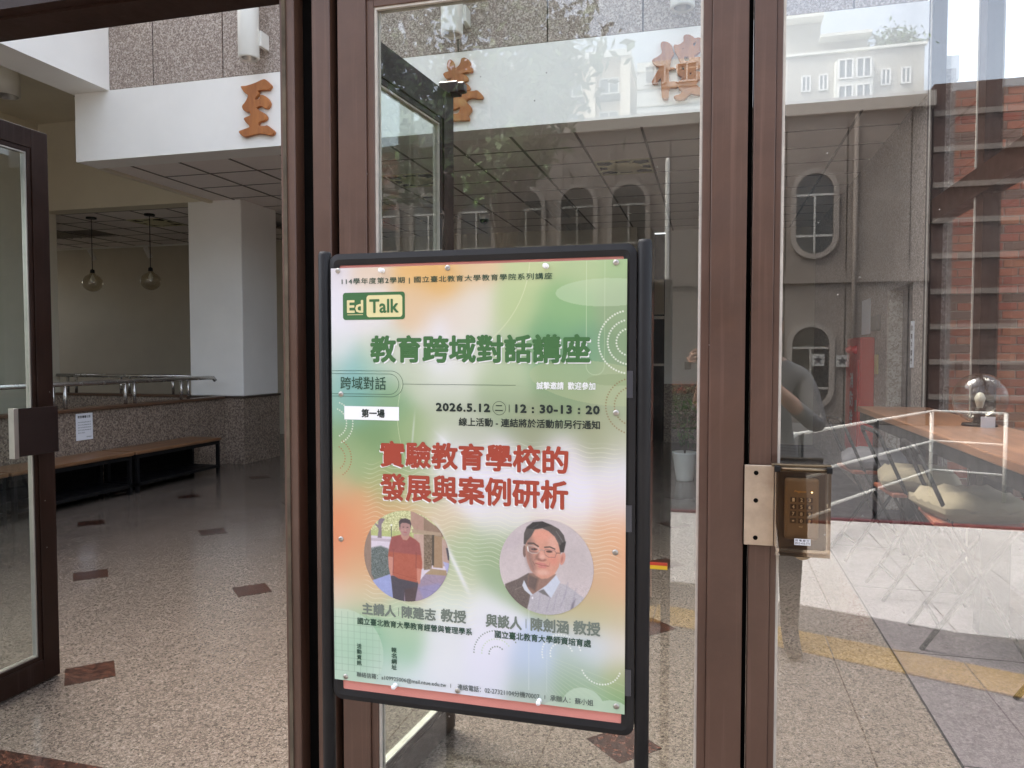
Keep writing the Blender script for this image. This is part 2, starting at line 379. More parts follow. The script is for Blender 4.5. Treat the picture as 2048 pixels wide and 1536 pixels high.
for i in range(-8, 14):
    for j in range(5):
        a, b = i * 0.6 + 0.1, i * 0.6 + 0.694
        y0 = -3.65 + j * 0.56; y1 = y0 + 0.554
        ca, cb = curve_y(a) - 0.485, curve_y(b) - 0.485
        if y0 > min(ca, cb) - 0.03: continue
        p = [(a, y0), (b, y0), (b, min(y1, cb)), (a, min(y1, ca))]
        if min(p[2][1], p[3][1]) - y0 < 0.02: continue
        z = random.uniform(0, 0.002)
        obj('paver', MB().prism([(x, y, -0.003) for x, y in p], (0, 0, 0.006 + z)), PAVE, pv)
obj('kerb_line', MB().box(-9, 9, -3.72, -3.66, -0.01, 0.02), plain('maroon_kerb', (104, 44, 48), 0.6), pv)

fl = struct(bpy.data.objects.new('lobby_floor', None)); COL.objects.link(fl)
obj('floor_slab', MB().box(-9.6, 0.9, 2.19, 13.9, -0.1, 0.0), GR_FLOOR, fl)
obj('threshold', MB().box(-9.6, 1.9, 1.62, 2.19, -0.1, -0.0), GR_RED, fl)
obj('cafe_slab', MB().box(0.9, 1.9, 2.19, 13.9, -0.1, 0.0), GR_DARK, fl)
obj('side_ground', MB().box(1.9, 4.0, 1.62, 14.2, -0.1, -0.005), GR_OUT, fl)
h = 0.146
tme = None
for i in range(0, 6):
    for j in range(0, 8):
        x, y = -0.31 - 1.252 * i, 2.84 + 1.287 * j
        if x < -5.8: continue
        if tme is None:
            tme = MB().prism([(h, 0, 0), (0, h, 0), (-h, 0, 0), (0, -h, 0)], (0, 0, 0.0015)).mesh('inlay_tile'); tme.materials.append(GR_RED)
        o = bpy.data.objects.new('inlay_tile', tme); COL.objects.link(o); o.location = (x, y, 0.0005); o.parent = fl
m = MB()
for k in range(5): m.box(0.9, 1.64, 3.0 + k * 1.1, 3.006 + k * 1.1, 0, 0.001)
m.box(0.895, 0.905, 2.19, 13.5, 0, 0.0015)
obj('floor_joint', m, GAP, fl)

# ------------------------------------------------------------------ lobby walls, beams, ceilings
def wallthing(name, label, mb, mat, cat='wall'): return tag(obj(name, mb, mat), label, cat)
# granite wall over the sign beam, one slab per panel
gw = thing('granite_wall', 'speckled grey granite wall above the white sign beam', 'wall', (-2.2, 6.75, 4.3))
obj('backing', MB().box(-6.7, 1.64, 6.72, 6.95, 4.29, 6.4), GAP, gw)
px0 = -6.185 - 0.39
edges = [-6.19, -5.634, -4.799, -3.962, -3.126, -2.29, -1.446, -0.6, 0.245, 1.09, 1.64]
for a, b in zip(edges[:-1], edges[1:]):
    obj('granite_panel', MB().box(a + 0.006, b - 0.006, 6.665, 6.72, 4.30, 6.35, 0.004), GR_WALL, gw)
wallthing('sign_beam', 'long white plaster beam carrying the carved wooden characters', MB().box(-6.62, 1.64, 6.65, 6.95, 3.567, 4.288), WHITE, 'beam')
wallthing('side_beam', 'white beam running back from the entrance on the upper left', MB().box(-6.66, -6.185, 2.0, 6.72, 4.29, 5.06), WHITE, 'beam')
wallthing('upper_wall', 'cream wall between the column and the left room above the opening', MB().box(-9.55, -6.2, 8.92, 9.2, 3.60, 4.86), CREAM)
wallthing('left_wall', 'cream wall at the far left of the lobby', MB().box(-9.8, -9.55, 2.0, 9.2, 0, 4.86), CREAM)
wallthing('bay_ceiling', 'plain high ceiling over the left bay of the lobby', MB().box(-9.8, -6.66, 2.0, 9.2, 4.86, 4.95), CREAM, 'ceiling')
wallthing('bulkhead', 'narrow cream drop beside the edge of the tiled ceiling', MB().box(-6.66, -6.60, 6.95, 8.92, 3.567, 4.86), CREAM, 'bulkhead')
wallthing('back_wall', 'dim grey rear wall behind the pendant lamps', MB().box(-16, -1.2, 12.5, 12.7, 0, 3.7), OLIVE)
# roof with its skylight and unseen glazing added over the entrance header
rf = struct(bpy.data.objects.new('roof', None)); COL.objects.link(rf)
obj('roof_slab', MB().box(-10, -6.1, 1.6, 9.4, 6.4, 6.6).box(1.5, 1.8, 1.6, 7.0, 6.4, 6.6).box(-6.1, 1.5, 1.6, 2.2, 6.4, 6.6).box(-6.1, 1.5, 6.6, 7.0, 6.4, 6.6), WHITE, rf)
obj('skylight_kerb', MB().box(-6.2, -6.1, 2.2, 6.6, 6.3, 6.8).box(1.5, 1.6, 2.2, 6.6, 6.3, 6.8), WHITE, rf)
for k in range(4): obj('skylight_bar', MB().box(-6.1 + 1.5 * (k + 1) - .03, -6.1 + 1.5 * (k + 1) + .03, 2.2, 6.6, 6.45, 6.55), WHITE, rf)
obj('roof_slab', MB().box(-16.2, 1.94, 9.2, 14.2, 3.75, 3.95).box(-6.6, 1.94, 6.95, 9.2, 3.75, 3.95), WHITE, rf)  # second slab unseen, added to stop daylight leaking over the rear room
wallthing('added_rear_wall', 'unseen wall added to darken the rear room, open along its top', MB().box(-16.2, -16, 9.2, 12.7, 0, 2.6).box(-16, -9.8, 9.0, 9.2, 0, 3.75), OLIVE)  # added to shut out daylight; open strip along the top admits some
fw = thing('added_glazing', 'unseen brown framed glazing of the front wall, added to bring daylight in', 'window wall', (-4, 1.8, 2.72))  # unseen; front wall glazed to let daylight deeper into the lobby
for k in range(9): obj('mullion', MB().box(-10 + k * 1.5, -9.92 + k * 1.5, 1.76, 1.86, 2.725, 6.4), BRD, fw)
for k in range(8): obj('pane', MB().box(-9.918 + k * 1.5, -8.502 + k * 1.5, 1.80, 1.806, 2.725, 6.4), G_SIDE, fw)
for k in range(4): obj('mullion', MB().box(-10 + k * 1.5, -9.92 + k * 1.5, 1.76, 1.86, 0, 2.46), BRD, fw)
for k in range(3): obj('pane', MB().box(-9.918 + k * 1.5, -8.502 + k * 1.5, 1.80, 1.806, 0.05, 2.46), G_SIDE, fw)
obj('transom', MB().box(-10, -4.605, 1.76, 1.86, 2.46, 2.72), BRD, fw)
# column
c = thing('column', 'square white column standing on a granite base beside the ramp wall', 'column', (-6.57, 9.35, 0))
obj('shaft', MB().box(-7.0, -6.16, 8.9, 9.75, 0.93, 3.6, 0.01), WHITE, c)
obj('base', MB().box(-7.0, -6.15, 8.89, 9.76, 0, 0.9), GR_DADO, c)
obj('trim', MB().box(-7.02, -6.135, 8.875, 9.775, 0.9, 0.93), plain('dark_stone_trim', (70, 58, 50), 0.4), c)
# rear wall right part with pale pier
wallthing('rear_wall', 'grey wall closing the back of the lobby behind the glass doors', MB().box(0.3, 1.94, 13.2, 13.5, 0, 3.7).box(-1.2, -0.98, 12.7, 13.5, 0, 3.7), OLIVE)
pr = thing('pale_pier', 'pale grey wall pier with a granite dado at the rear of the lobby', 'pier', (-0.3, 13.1, 0))
obj('shaft', MB().box(-0.77, 0.3, 13.0, 13.4, 1.0, 3.6), WHITE, pr); obj('dado', MB().box(-0.77, 0.3, 12.99, 13.4, 0, 1.0), GR_DADO, pr)
obj('switch', MB().box(-0.43, -0.33, 12.97, 13.0, 1.25, 1.38, 0.004), plain('switch_grey', (150, 146, 138)), pr)
dk = thing('dark_doorway', 'opening painted dark as shade beside the pale pier, with a pale painted window high in it', 'doorway', (-0.88, 13.4, 0))
obj('shade_panel', MB().box(-0.98, -0.77, 13.35, 13.42, 0, 3.6), GAP, dk)  # near-black sheet paints the shade of the corridor beyond
obj('window', MB().box(-0.97, -0.8, 13.32, 13.345, 2.2, 2.8), plain('pale_window', (220, 206, 176)), dk)  # pale sheet stands in for daylight at the window
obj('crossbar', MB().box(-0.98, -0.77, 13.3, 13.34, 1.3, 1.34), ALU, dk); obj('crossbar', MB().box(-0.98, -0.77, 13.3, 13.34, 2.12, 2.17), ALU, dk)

t = thing('wall_socket', 'small grey wall socket on the rear wall right of the white column', 'socket', (-5.5, 12.49, 1.6))
for x in (-8.92, -8.76): obj('socket_plate', MB().box(x, x + .13, 12.485, 12.5, 1.55, 1.68, .004), plain('socket_grey', (150, 144, 134)) if 'socket_grey' not in MATS else MATS['socket_grey'], t)
# tiled ceilings
def ceiling(name, x0, nx, y0, ny, skip=()):
    r = struct(bpy.data.objects.new(name, None)); COL.objects.link(r)
    P = 0.625
    obj('ceiling_void', MB().box(x0 - .01, x0 + nx * P + .01, y0, y0 + ny * P, 3.612, 3.63), TGRID, r)
    for i in range(nx + 1): obj('ceiling_bar', MB().box(x0 + i * P - .011, x0 + i * P + .011, y0, y0 + ny * P, 3.594, 3.6), TGRID, r)
    for j in range(ny + 1): obj('ceiling_bar', MB().box(x0, x0 + nx * P, y0 + j * P - .009, y0 + j * P + .009, 3.5952, 3.5992), TGRID, r)
    me = MB().box(0.011, P - 0.011, 0.011, P - 0.011, 0, 0.010, 0.002).mesh('ceiling_tile'); me.materials.append(TILE)
    for i in range(nx):
        for j in range(ny):
            if (i, j) in skip: continue
            o = bpy.data.objects.new('ceiling_tile', me); COL.objects.link(o); o.parent = r
            o.location = (x0 + i * P, y0 + j * P, 3.6005 + random.uniform(0, 0.0015))
    return r
CX0, CY0 = -6.6 + 0.07, 6.95
P = 0.625
# align the grid: a joint passes X = -1.25 and X = -0.643
CX0 = -0.643 - P * 9.0 - 0.0
def cell(x, y): return (int((x - CX0) // P), int((y - CY0) // P))
sk = set()
def cellpos(ij): return (CX0 + ij[0] * P, CY0 + ij[1] * P)
d1, d2 = cell(-1.0, 8.45), cell(-3.45, 8.45)
t1 = cell(-2.3, 10.5); t2 = cell(-2.3, 12.2); t3 = cell(-4.8, 10.5)
sk |= {d1, d2, t1, (t1[0], t1[1] + 1), t2, (t2[0], t2[1] + 1)}
ceiling('tiled_ceiling', CX0, 13, CY0, 10, sk)
struct(obj('ceiling_edge', MB().box(-6.6, CX0 - 0.012, 6.96, 13.0, 3.600, 3.62).box(CX0 + 13 * P + 0.012, 1.64, 6.96, 13.0, 3.600, 3.62), TILE))
ceiling('rear_room_ceiling', -6.98 - P * 14, 14, 9.2, 5, {(7, 2), (8, 2), (11, 1)})
def diffuser(ij, label, base=None, pos=None):
    x, y = pos if pos else cellpos(ij)
    t = thing('air_diffuser', label, 'air diffuser', (x + P / 2, y + P / 2, 3.6), 'round air diffusers in the tiled ceiling')
    cx, cy_ = x + P / 2, y + P / 2
    m = MB(); q = P / 2 - 0.01
    m.box(cx - q, cx + q, cy_ - q, cy_ + q, 3.604, 3.61); obj('back_plate', m, GAP, t)
    m = MB()
    for k in range(8):
        a = k * math.pi / 4 + math.pi / 8
        m.tube([(cx + 0.1 * math.cos(a), cy_ + 0.1 * math.sin(a), 3.597), (cx + 0.33 * math.cos(a) * min(1, 1), cy_ + 0.33 * math.sin(a), 3.597)], 0.012, 6)
    for (sx, sy) in ((1, 0), (-1, 0), (0, 1), (0, -1)):
        m.box(cx - q if sx == 0 else cx + sx * q - 0.02, cx + q if sx == 0 else cx + sx * q + 0.02, cy_ - q if sy == 0 else cy_ + sy * q - 0.02, cy_ + q if sy == 0 else cy_ + sy * q + 0.02, 3.594, 3.603)
    obj('spokes', m, DIFF, t)
    m = MB().lathe([(0, -0.035), (0.12, -0.03), (0.19, -0.012), (0.2, 0.0)], (cx, cy_, 3.6), 28); obj('dish', m, DIFF, t, True)
diffuser(d1, 'cream round air diffuser in the ceiling right above the board')
diffuser(d2, 'cream round air diffuser seen through the open door leaf')
diffuser(None, 'dark round air diffuser above the right pendant lamp', pos=(-6.98 - P * 3, 9.2 + P))
def troffer(x, y, label):
    t = thing('ceiling_light', label, 'ceiling light', (x + P / 2, y + P, 3.6), 'unlit louvred ceiling lights')
    obj('housing', MB().box(x + .006, x + P - .006, y + .006, y + 2 * P - .006, 3.606, 3.611), paint('light_reflector', (220, 216, 206), 0.3, 0.05, 4, 0, 10, 0.5) if 'light_reflector' not in MATS else MATS['light_reflector'], t)
    for k in range(4): obj('louvre_rail', MB().box(x + .006 + k * (P - .03) / 3, x + .026 + k * (P - .03) / 3, y + .006, y + 2 * P - .006, 3.58, 3.606), ALU, t)
    m = MB()
    for k in range(22): m.box(x + .02, x + P - .02, y + 0.03 + k * 0.055, y + 0.036 + k * 0.055, 3.582, 3.604)
    obj('louvre_blades', m, ALU, t)
troffer(*cellpos(t1), 'unlit louvred ceiling light above the board, nearer of the two')
troffer(*cellpos(t2), 'unlit louvred ceiling light low above the board frame, farther of the two')
troffer(-6.98 - P * 7, 9.2 + 2 * P - P, 'unlit louvred ceiling light left of the left pendant lamp')
# dome camera
t = thing('dome_camera', 'small black and white dome camera on the ceiling right of the open leaf', 'security camera', (-3.32, 10.85, 3.6))
obj('mount', MB().lathe([(0, 0), (0.085, 0), (0.08, -0.07), (0, -0.07)], (-3.32, 10.85, 3.6), 20), CYLP, t, True)
obj('dome', MB().lathe([(0.07, -0.07), (0.06, -0.11), (0.03, -0.135), (0, -0.14)], (-3.32, 10.85, 3.6), 20), DARKWIN, t, True)
# track with spot lights in the rear room
t = thing('spotlight_track', 'pale ceiling track with small spotlights over the rear room', 'spotlight track', (-9, 11.5, 3.4))
obj('rail', MB().tube([(-14, 11.2, 3.42), (-7.1, 11.2, 3.42)], 0.018, 8), CYLP, t)
for x in (-12.2, -10.9, -9.7, -8.5):
    obj('spotlight', MB().tube([(x, 11.2, 3.4), (x + 0.04, 11.28, 3.22)], 0.04, 10), CYLP, t)
# pendants
def pendant(x, y, z, label):
    t = thing('pendant_lamp', label, 'pendant lamp', (x, y, 3.6), 'smoky glass globe pendants', local=True)
    d = 3.6 - z
    obj('ceiling_rose', MB().lathe([(0, 0), (0.075, 0), (0.075, -0.025), (0, -0.03)], n=20), BLACK, t)
    obj('cord', MB().tube([(0, 0, -0.02), (0, 0, -d + 0.19)], 0.006, 6), BLACK, t)
    pr = [(0.012, -d + 0.215), (0.018, -d + 0.18)] + [(0.145 * math.sin(a), -d + 0.145 * math.cos(a) * 0.95) for a in [0.35 + k * (math.pi - 0.35) / 14 for k in range(15)]]
    obj('globe', MB().lathe(pr, n=28), G_LAMP, t, True)
    obj('socket', MB().lathe([(0, -d + 0.21), (0.03, -d + 0.2), (0.035, -d + 0.15), (0, -d + 0.15)], n=16), BLACK, t, True)
    obj('bulb', MB().lathe([(0.0, -d + 0.14), (0.02, -d + 0.1), (0.035, -d + 0.05), (0.02, -d + 0.01), (0, -d)], n=16), LENS, t, True)
    return t
pp = pendant(-9.2, 9.5, 2.6, 'smoky glass globe pendant nearer the left door leaf')
dup(pp, (-8.14, 9.5, 3.6), 0, 'smoky glass globe pendant nearer the white column')
dup(pp, (-10.55, 9.9, 3.6), 0, 'smoky glass globe pendant glimpsed through the glass of the left door leaf')

# ramp walls, rails, paper
def halfwall(label, box_, cap):
    t = thing('ramp_wall', label, 'low wall', ((box_[0] + box_[1]) / 2, (box_[2] + box_[3]) / 2, 0))
    obj('granite_face', MB().box(*box_, 0, 0.895), GR_DADO, t); obj('cap', MB().box(*cap, 0.895, 0.93, 0.006), paint('wood_cap', (96, 70, 52), 0.4, 0.2) if 'wood_cap' not in MATS else MATS['wood_cap'], t); return t
halfwall('low granite wall behind the benches with a brown cap', (-6.58, -6.45, 2.6, 8.885), (-6.60, -6.42, 2.6, 8.87))
halfwall('low granite wall across the back of the ramp, behind the handrail', (-9.55, -7.02, 9.02, 9.15), (-9.55, -7.03, 9.0, 9.17))
def rail(label, pts, posts, ax):
    t = thing('handrail', label, 'handrail', Vector(pts[0]))
    obj('tube', MB().tube(pts, 0.026, 12), STAIN, t, True)
    for p in posts:
        m = MB()
        obj('post', m.tube([(p[0], p[1], 0.93), (p[0], p[1], 1.17)], 0.02, 10), STAIN, t, True)
rail('stainless handrail on the low wall behind the benches', [(-6.5, 2.7, 1.19), (-6.5, 8.6, 1.19), (-6.5, 8.72, 1.185), (-6.5, 8.76, 1.15)],
     [(-6.5, y) for y in (3.2, 3.35, 4.7, 4.85, 6.17, 6.32, 7.15, 7.29, 8.09, 8.22)], 1)
rail('stainless handrail running across the back of the ramp', [(-9.5, 9.1, 1.19), (-7.08, 9.1, 1.19)], [(x, 9.1) for x in (-9.3, -9.15, -8.35, -8.2, -7.45, -7.3)], 0)
pn = thing('paper_notice', 'white paper notice taped to the granite wall above the bench', 'notice', (-6.445, 6.51, 0.73))
obj('sheet', MB().box(-6.4485, -6.446, 6.395, 6.615, 0.59, 0.875), PAPER, pn)

def text_mesh(s, box, mapf, heavy=0.0, align_h=True, spacing=1.0, vertical=False, depth=0.00003):
    """mesh of a line of print stretched into box=(x0,z0,x1,z1); mapf maps (x,z,layer)->3-D"""
    cu = bpy.data.curves.new('txt', 'FONT'); cu.body = s; cu.size = 1; cu.resolution_u = 2; cu.space_character = spacing
    if vertical: cu.space_line = 1.0
    o = bpy.data.objects.new('txt', cu); COL.objects.link(o)
    dg = bpy.context.evaluated_depsgraph_get(); me = bpy.data.meshes.new_from_object(o.evaluated_get(dg))
    bpy.data.objects.remove(o); 
    n = len(me.vertices)
    if n == 0: return me
    co = np.empty(n * 3, 'f'); me.vertices.foreach_get('co', co); co = co.reshape(-1, 3)
    mn, mxx = co.min(0), co.max(0); x0, z0, x1, z1 = box
    sx = (x1 - x0) / (mxx[0] - mn[0]); sz = (z1 - z0) / (mxx[1] - mn[1]) if align_h else sx
    X = x0 + (co[:, 0] - mn[0]) * sx; Z = z0 + (co[:, 1] - mn[1]) * sz
    polys = [tuple(p.vertices) for p in me.polygons]
    V, F = [], []
    offs = [(0, 0)]
    if heavy: offs = [(heavy * a, heavy * b) for a, b in ((-1, 0), (1, 0), (0, 1), (0, -1), (.7, .7), (-.7, -.7), (.7, -.7), (-.7, .7), (0, 0))]
    for L, (dx, dz) in enumerate(offs):
        b = len(V)
        V += [mapf(float(x) + dx, float(z) + dz, L * depth) for x, z in zip(X, Z)]
        F += [tuple(b + i for i in p) for p in polys]
    bpy.data.meshes.remove(me)
    out = bpy.data.meshes.new('lettering'); out.from_pydata(V, [], F); return out
mp = lambda x, z, L: (-6.4458 + L, x, z)
link('lettering', text_mesh('教室樓層公告', (6.42, 0.825, 6.585, 0.852), mp, 0.0008), INK, pn)
for k in range(5): link('lettering', text_mesh('請勿於本走廊逗留喧嘩以維護上課品質'[: 15 - (k == 4) * 8], (6.42, 0.775 - k * 0.028, 6.59 - (k == 4) * 0.08, 0.787 - k * 0.028), mp), INK, pn)
link('lettering', text_mesh('總務處敬啟', (6.53, 0.615, 6.595, 0.628), mp), INK, pn)

# benches
def bench(y0, y1, label, first=None):
    t = thing('bench', label, 'bench', (-6.2, y0, 0), 'benches along the granite ramp wall')
    x0, x1 = -6.42, -5.96
    obj('seat', MB().box(x0, x1, y0 + .005, y1 - .005, 0.42, 0.455, 0.006), BENCHW, t)
    obj('apron', MB().box(x0 + .02, x1 - .02, y0 + .02, y1 - .02, 0.375, 0.42), BLACK, t)
    obj('shelf', MB().box(x0 + .02, x1 - .015, y0 + .03, y1 - .03, 0.08, 0.11), BLACK, t)
    obj('back_panel', MB().box(x0 + .01, x0 + .02, y0 + .03, y1 - .03, 0.03, 0.4), GAP, t)
    for yy in (y0 + .03, y1 - .06):
        for xx in (x0 + .03, x1 - .05): obj('leg', MB().box(xx, xx + .035, yy, yy + .035, 0.0, 0.42), BLACK, t)
bench(6.69, 8.15, 'dark bench with a wooden seat nearest the white column')
bench(5.21, 6.67, 'dark bench with a wooden seat below the paper notice')
bench(3.73, 5.19, 'dark bench with a wooden seat behind the open left door leaf')
# dark hatch at the base of ramp seen past column
# cylinder wall lights
def wall_light(x, label, prev=None):
    t = thing('wall_light', label, 'wall light', (x, 6.5, 4.38), 'white cylinder lights on the granite wall', local=True)
    obj('cylinder', MB().lathe([(0.07, 0.012), (0.078, 0.0), (0.092, 0.0), (0.1, 0.012), (0.1, 0.9), (0.08, 0.92), (0, 0.92)], n=32), CYLP, t, True)
    obj('lens', MB().lathe([(0, 0.05), (0.075, 0.05)], n=24), LENS, t)
    obj('reflector', MB().lathe([(0.072, 0.01), (0.05, 0.06)], n=24), ALU, t, True)
    obj('bracket', MB().box(0.085, 0.125, 0.02, 0.16, 0.12, 0.27, 0.004), CYLP, t)
    return t
wl = wall_light(-4.385, 'white cylinder wall light over the leftmost carved character')
dup(wl, (-2.29, 6.5, 4.38), 0, 'white cylinder wall light over the middle carved character')
dup(wl, (-0.26, 6.5, 4.38), 0, 'white cylinder wall light over the rightmost carved character')
t = thing('downlight', 'short white cylinder downlight under the high left ceiling', 'downlight', (-7.95, 7.0, 4.86))
obj('cylinder', MB().lathe([(0.13, 0), (0.15, 0), (0.15, 0.36), (0, 0.36)], (-7.95, 7.0, 4.5), 28), CYLP, t, True)
obj('reflector', MB().lathe([(0.13, 0.0), (0.08, 0.08), (0, 0.1)], (-7.95, 7.0, 4.5), 28), ALU, t, True)

# carved characters
def carved(name, label, polys, holes, px0, py0, sc_):
    # outline traced on the photograph, set on the beam at its own distance
    cu = bpy.data.curves.new(name, 'CURVE'); cu.dimensions = '2D'; cu.fill_mode = 'BOTH'; cu.extrude = 0.014; cu.bevel_depth = 0.005; cu.bevel_resolution = 1
    from math import sin, cos
    F_, s_, c_ = 1495, math.sin(R(14.9)), math.cos(R(14.9)); sp, cp = math.sin(R(2.26)), math.cos(R(2.26))
    def W(u, v):
        a = (px0 + u / sc_ - 1024) / F_; b = -(py0 + v / sc_ - 768) / F_
        rx, ry, rz = a * c_ - s_ * cp - s_ * sp * b, a * s_ + c_ * cp + c_ * sp * b, -sp + cp * b
        k = 6.63 / ry; return k * rx, 1.5 + k * rz
    def smooth(p):
        out = []
        n = len(p)
        for i in range(n):
            a, b = p[i], p[(i + 1) % n]
            out.append((a[0] * .8 + b[0] * .2, a[1] * .8 + b[1] * .2)); out.append((a[0] * .2 + b[0] * .8, a[1] * .2 + b[1] * .8))
        return out
    allp = [W(*q) for q in polys[0]]; cx = sum(p[0] for p in allp) / len(allp)
    for p in polys + holes:
        q = smooth([W(*r) for r in p]); sp_ = cu.splines.new('POLY'); sp_.points.add(len(q) - 1); sp_.use_cyclic_u = True
        for i, (x, z) in enumerate(q): sp_.points[i].co = (x - cx, z - 3.9, 0, 1)
    o = bpy.data.objects.new(name, cu); COL.objects.link(o)
    dg = bpy.context.evaluated_depsgraph_get(); me = bpy.data.meshes.new_from_object(o.evaluated_get(dg)); bpy.data.objects.remove(o)
    me.transform(Matrix.Rotation(R(90), 4, 'X')); me.materials.clear(); me.materials.append(LETW)
    o = bpy.data.objects.new(name, me); COL.objects.link(o); o.location = (cx, 6.628, 3.9)
    tag(o, label, 'sign character', 'carved wooden characters on the beam')
L1 = [(155,265),(250,262),(380,225),(500,180),(600,130),(660,112),(700,130),(750,180),(808,235),(800,290),(745,335),(640,330),(520,355),(512,375),(545,410),(430,575),(570,545),(570,460),(620,455),(690,490),(750,550),(785,625),(765,700),(720,745),(660,730),(600,680),(475,730),(530,790),(650,850),(700,900),(710,960),(660,1010),(545,1035),(520,1130),(600,1140),(690,1135),(720,1120),(800,1180),(880,1245),(860,1310),(800,1335),(700,1305),(560,1290),(430,1310),(330,1345),(240,1370),(150,1310),(105,1250),(220,1210),(350,1165),(340,1110),(270,1050),(215,965),(290,935),(365,905),(365,860),(345,800),(290,820),(230,790),(190,740),(185,690),(240,630),(290,540),(315,480),(310,440),(230,390),(170,300)]
carved('carved_character', 'carved wooden character left of the entrance post, read as 至', [L1], [], 470, 150, 10.97)
L2 = [(425,160),(470,190),(500,240),(490,335),(560,330),(620,270),(650,200),(655,145),(710,122),(790,160),(840,220),(835,280),(870,340),(875,400),(840,420),(750,415),(640,450),(640,465),(720,470),(775,520),(785,580),(740,600),(680,610),(620,650),(740,650),(800,690),(825,740),(800,790),(745,775),(730,800),(760,820),(900,810),(970,790),(1040,850),(1090,910),(1080,960),(980,955),(880,930),(780,960),(735,1020),(800,1080),(850,1140),(860,1200),(800,1270),(780,1300),(815,1370),(790,1400),(480,1405),(430,1400),(330,1390),(320,1290),(290,1180),(300,1100),(330,1060),(150,1030),(130,980),(300,940),(480,900),(500,850),(350,760),(330,700),(325,635),(370,600),(450,570),(470,510),(400,550),(340,540),(285,460),(320,430),(410,400),(365,320),(370,240),(395,180)]
carved('carved_character', 'carved wooden character behind the door leaf tip, read as 善', [L2], [[(430,1190),(500,1180),(650,1115),(600,1270),(430,1270)]], 860, 105, 10.24)
L3 = [(350,250),(440,260),(510,310),(540,370),(540,430),(575,480),(520,560),(500,640),(490,700),(490,770),(560,760),(600,780),(470,800),(465,900),(470,1050),(560,1040),(650,1050),(655,1150),(470,1160),(460,1370),(400,1390),(345,1350),(335,1200),(330,940),(260,1010),(235,1070),(160,1075),(145,1040),(200,930),(280,790),(300,745),(200,700),(150,640),(160,600),(260,550),(335,490),(350,440),(325,350),(325,280)]
L3b = [(575,310),(660,320),(720,290),(780,240),(770,140),(810,112),(880,115),(940,150),(980,190),(1060,170),(1110,190),(1180,230),(1200,320),(1150,380),(1080,430),(1040,480),(960,520),(980,560),(1100,560),(1210,540),(1230,620),(1180,680),(1110,760),(980,800),(1000,840),(1110,850),(1180,900),(1120,970),(1040,1000),(1000,1100),(1080,1160),(1200,1200),(1210,1280),(1100,1300),(1000,1290),(920,1260),(860,1300),(790,1370),(700,1390),(620,1390),(580,1340),(600,1320),(700,1290),(750,1230),(690,1190),(665,1130),(665,1040),(720,1020),(750,940),(680,910),(640,860),(620,700),(700,690),(690,600),(650,520),(600,430)]
carved('carved_character', 'carved wooden character at the right edge of the middle pane, read as 樓', [L3, L3b], [[(715,400),(790,350),(780,390),(730,420)], [(930,290),(1030,225),(1000,330),(970,360)], [(720,730),(790,740),(780,820),(730,810)], [(880,860),(930,840),(920,910),(880,900)], [(760,540),(880,540),(880,640),(770,640)]], 1290, 60, 9.908)

# right side wall of the lobby (granite) with recessed lift door, fire cabinet
rw = thing('side_wall', 'granite wall on the right of the lobby with a recessed doorway', 'wall', (1.8, 9, 0))
m = MB().box(1.64, 1.80, 6.52, 6.99, 0, 3.7).box(1.64, 1.80, 7.93, 13.2, 0, 3.7).box(1.64, 1.80, 6.99, 7.93, 2.11, 3.7); obj('granite_face', m, GR_WALL, rw)
obj('jamb', MB().box(1.645, 1.795, 7.88, 7.93, 0, 2.11), granite('pale_granite_jamb', [(196, 184, 168), (150, 136, 122), (222, 212, 198)], 70, 0.5), rw)
obj('door_panel', MB().box(1.765, 1.79, 6.99, 7.88, 0, 2.11), PURP, rw)
obj('corner_strip', MB().box(1.632, 1.64, 6.50, 6.56, 0, 3.6), GASK, rw)
t = tag(obj('door_sign', MB().box(1.628, 1.638, 6.90, 6.985, 1.39, 1.78), PAPER), 'narrow white vertical sign beside the dark doorway', 'sign')
for k, ch in enumerate('請隨手關門'): link('lettering', text_mesh(ch, (6.92, 1.70 - k * 0.07, 6.965, 1.745 - k * 0.07), lambda x, z, L: (1.6272 - L, 6.92 + 6.965 - x, z), 0.001), INK, t)
fb = thing('fire_cabinet', 'red fire hose cabinet with white vertical writing on the granite wall', 'fire cabinet', (1.6, 8.9, 0.4))
obj('body', MB().box(1.50, 1.64, 8.46, 9.24, 0.42, 1.68, 0.01), REDB, fb)
obj('door', MB().box(1.485, 1.50, 8.50, 9.20, 0.46, 1.44, 0.004), REDB, fb)
for yy in (8.68, 8.98):
    l = obj('alarm_lamp', MB().lathe([(0.0, 0.06), (0.03, 0.05), (0.05, 0.0)], (0, 0, 0), 16), plain('red_lens', (220, 60, 60), 0.1), fb, True)
    l.rotation_euler = (0, R(-90), 0); l.location = Vector((1.5, yy, 1.55)) - fb.location
for k, ch in enumerate('消防栓'): link('lettering', text_mesh(ch, (8.74, 1.14 - k * 0.2, 8.92, 1.3 - k * 0.2), lambda x, z, L: (1.4835 - L, 8.74 + 8.92 - x, z), 0.004), WHINK, fb)
obj('latch', MB().box(1.47, 1.485, 8.52, 8.56, 0.9, 1.02), ALU, fb)
t = tag(obj('wall_notice', MB().box(1.632, 1.638, 8.70, 9.15, 1.72, 2.1), PAPER), 'white notice sheet above the red fire cabinet', 'notice')
t = tag(obj('call_box', MB().box(1.60, 1.64, 8.2, 8.5, 1.74, 1.9, 0.01), plain('box_grey', (110, 104, 98))), 'small grey box on the granite wall beside the notice', 'wall box')
t = tag(obj('switch_plate', MB().box(1.625, 1.64, 8.27, 8.4, 1.3, 1.5, 0.004), plain('brass_plate', (196, 180, 120), 0.4)), 'pale switch plate between the fire cabinet and the doorway', 'switch')

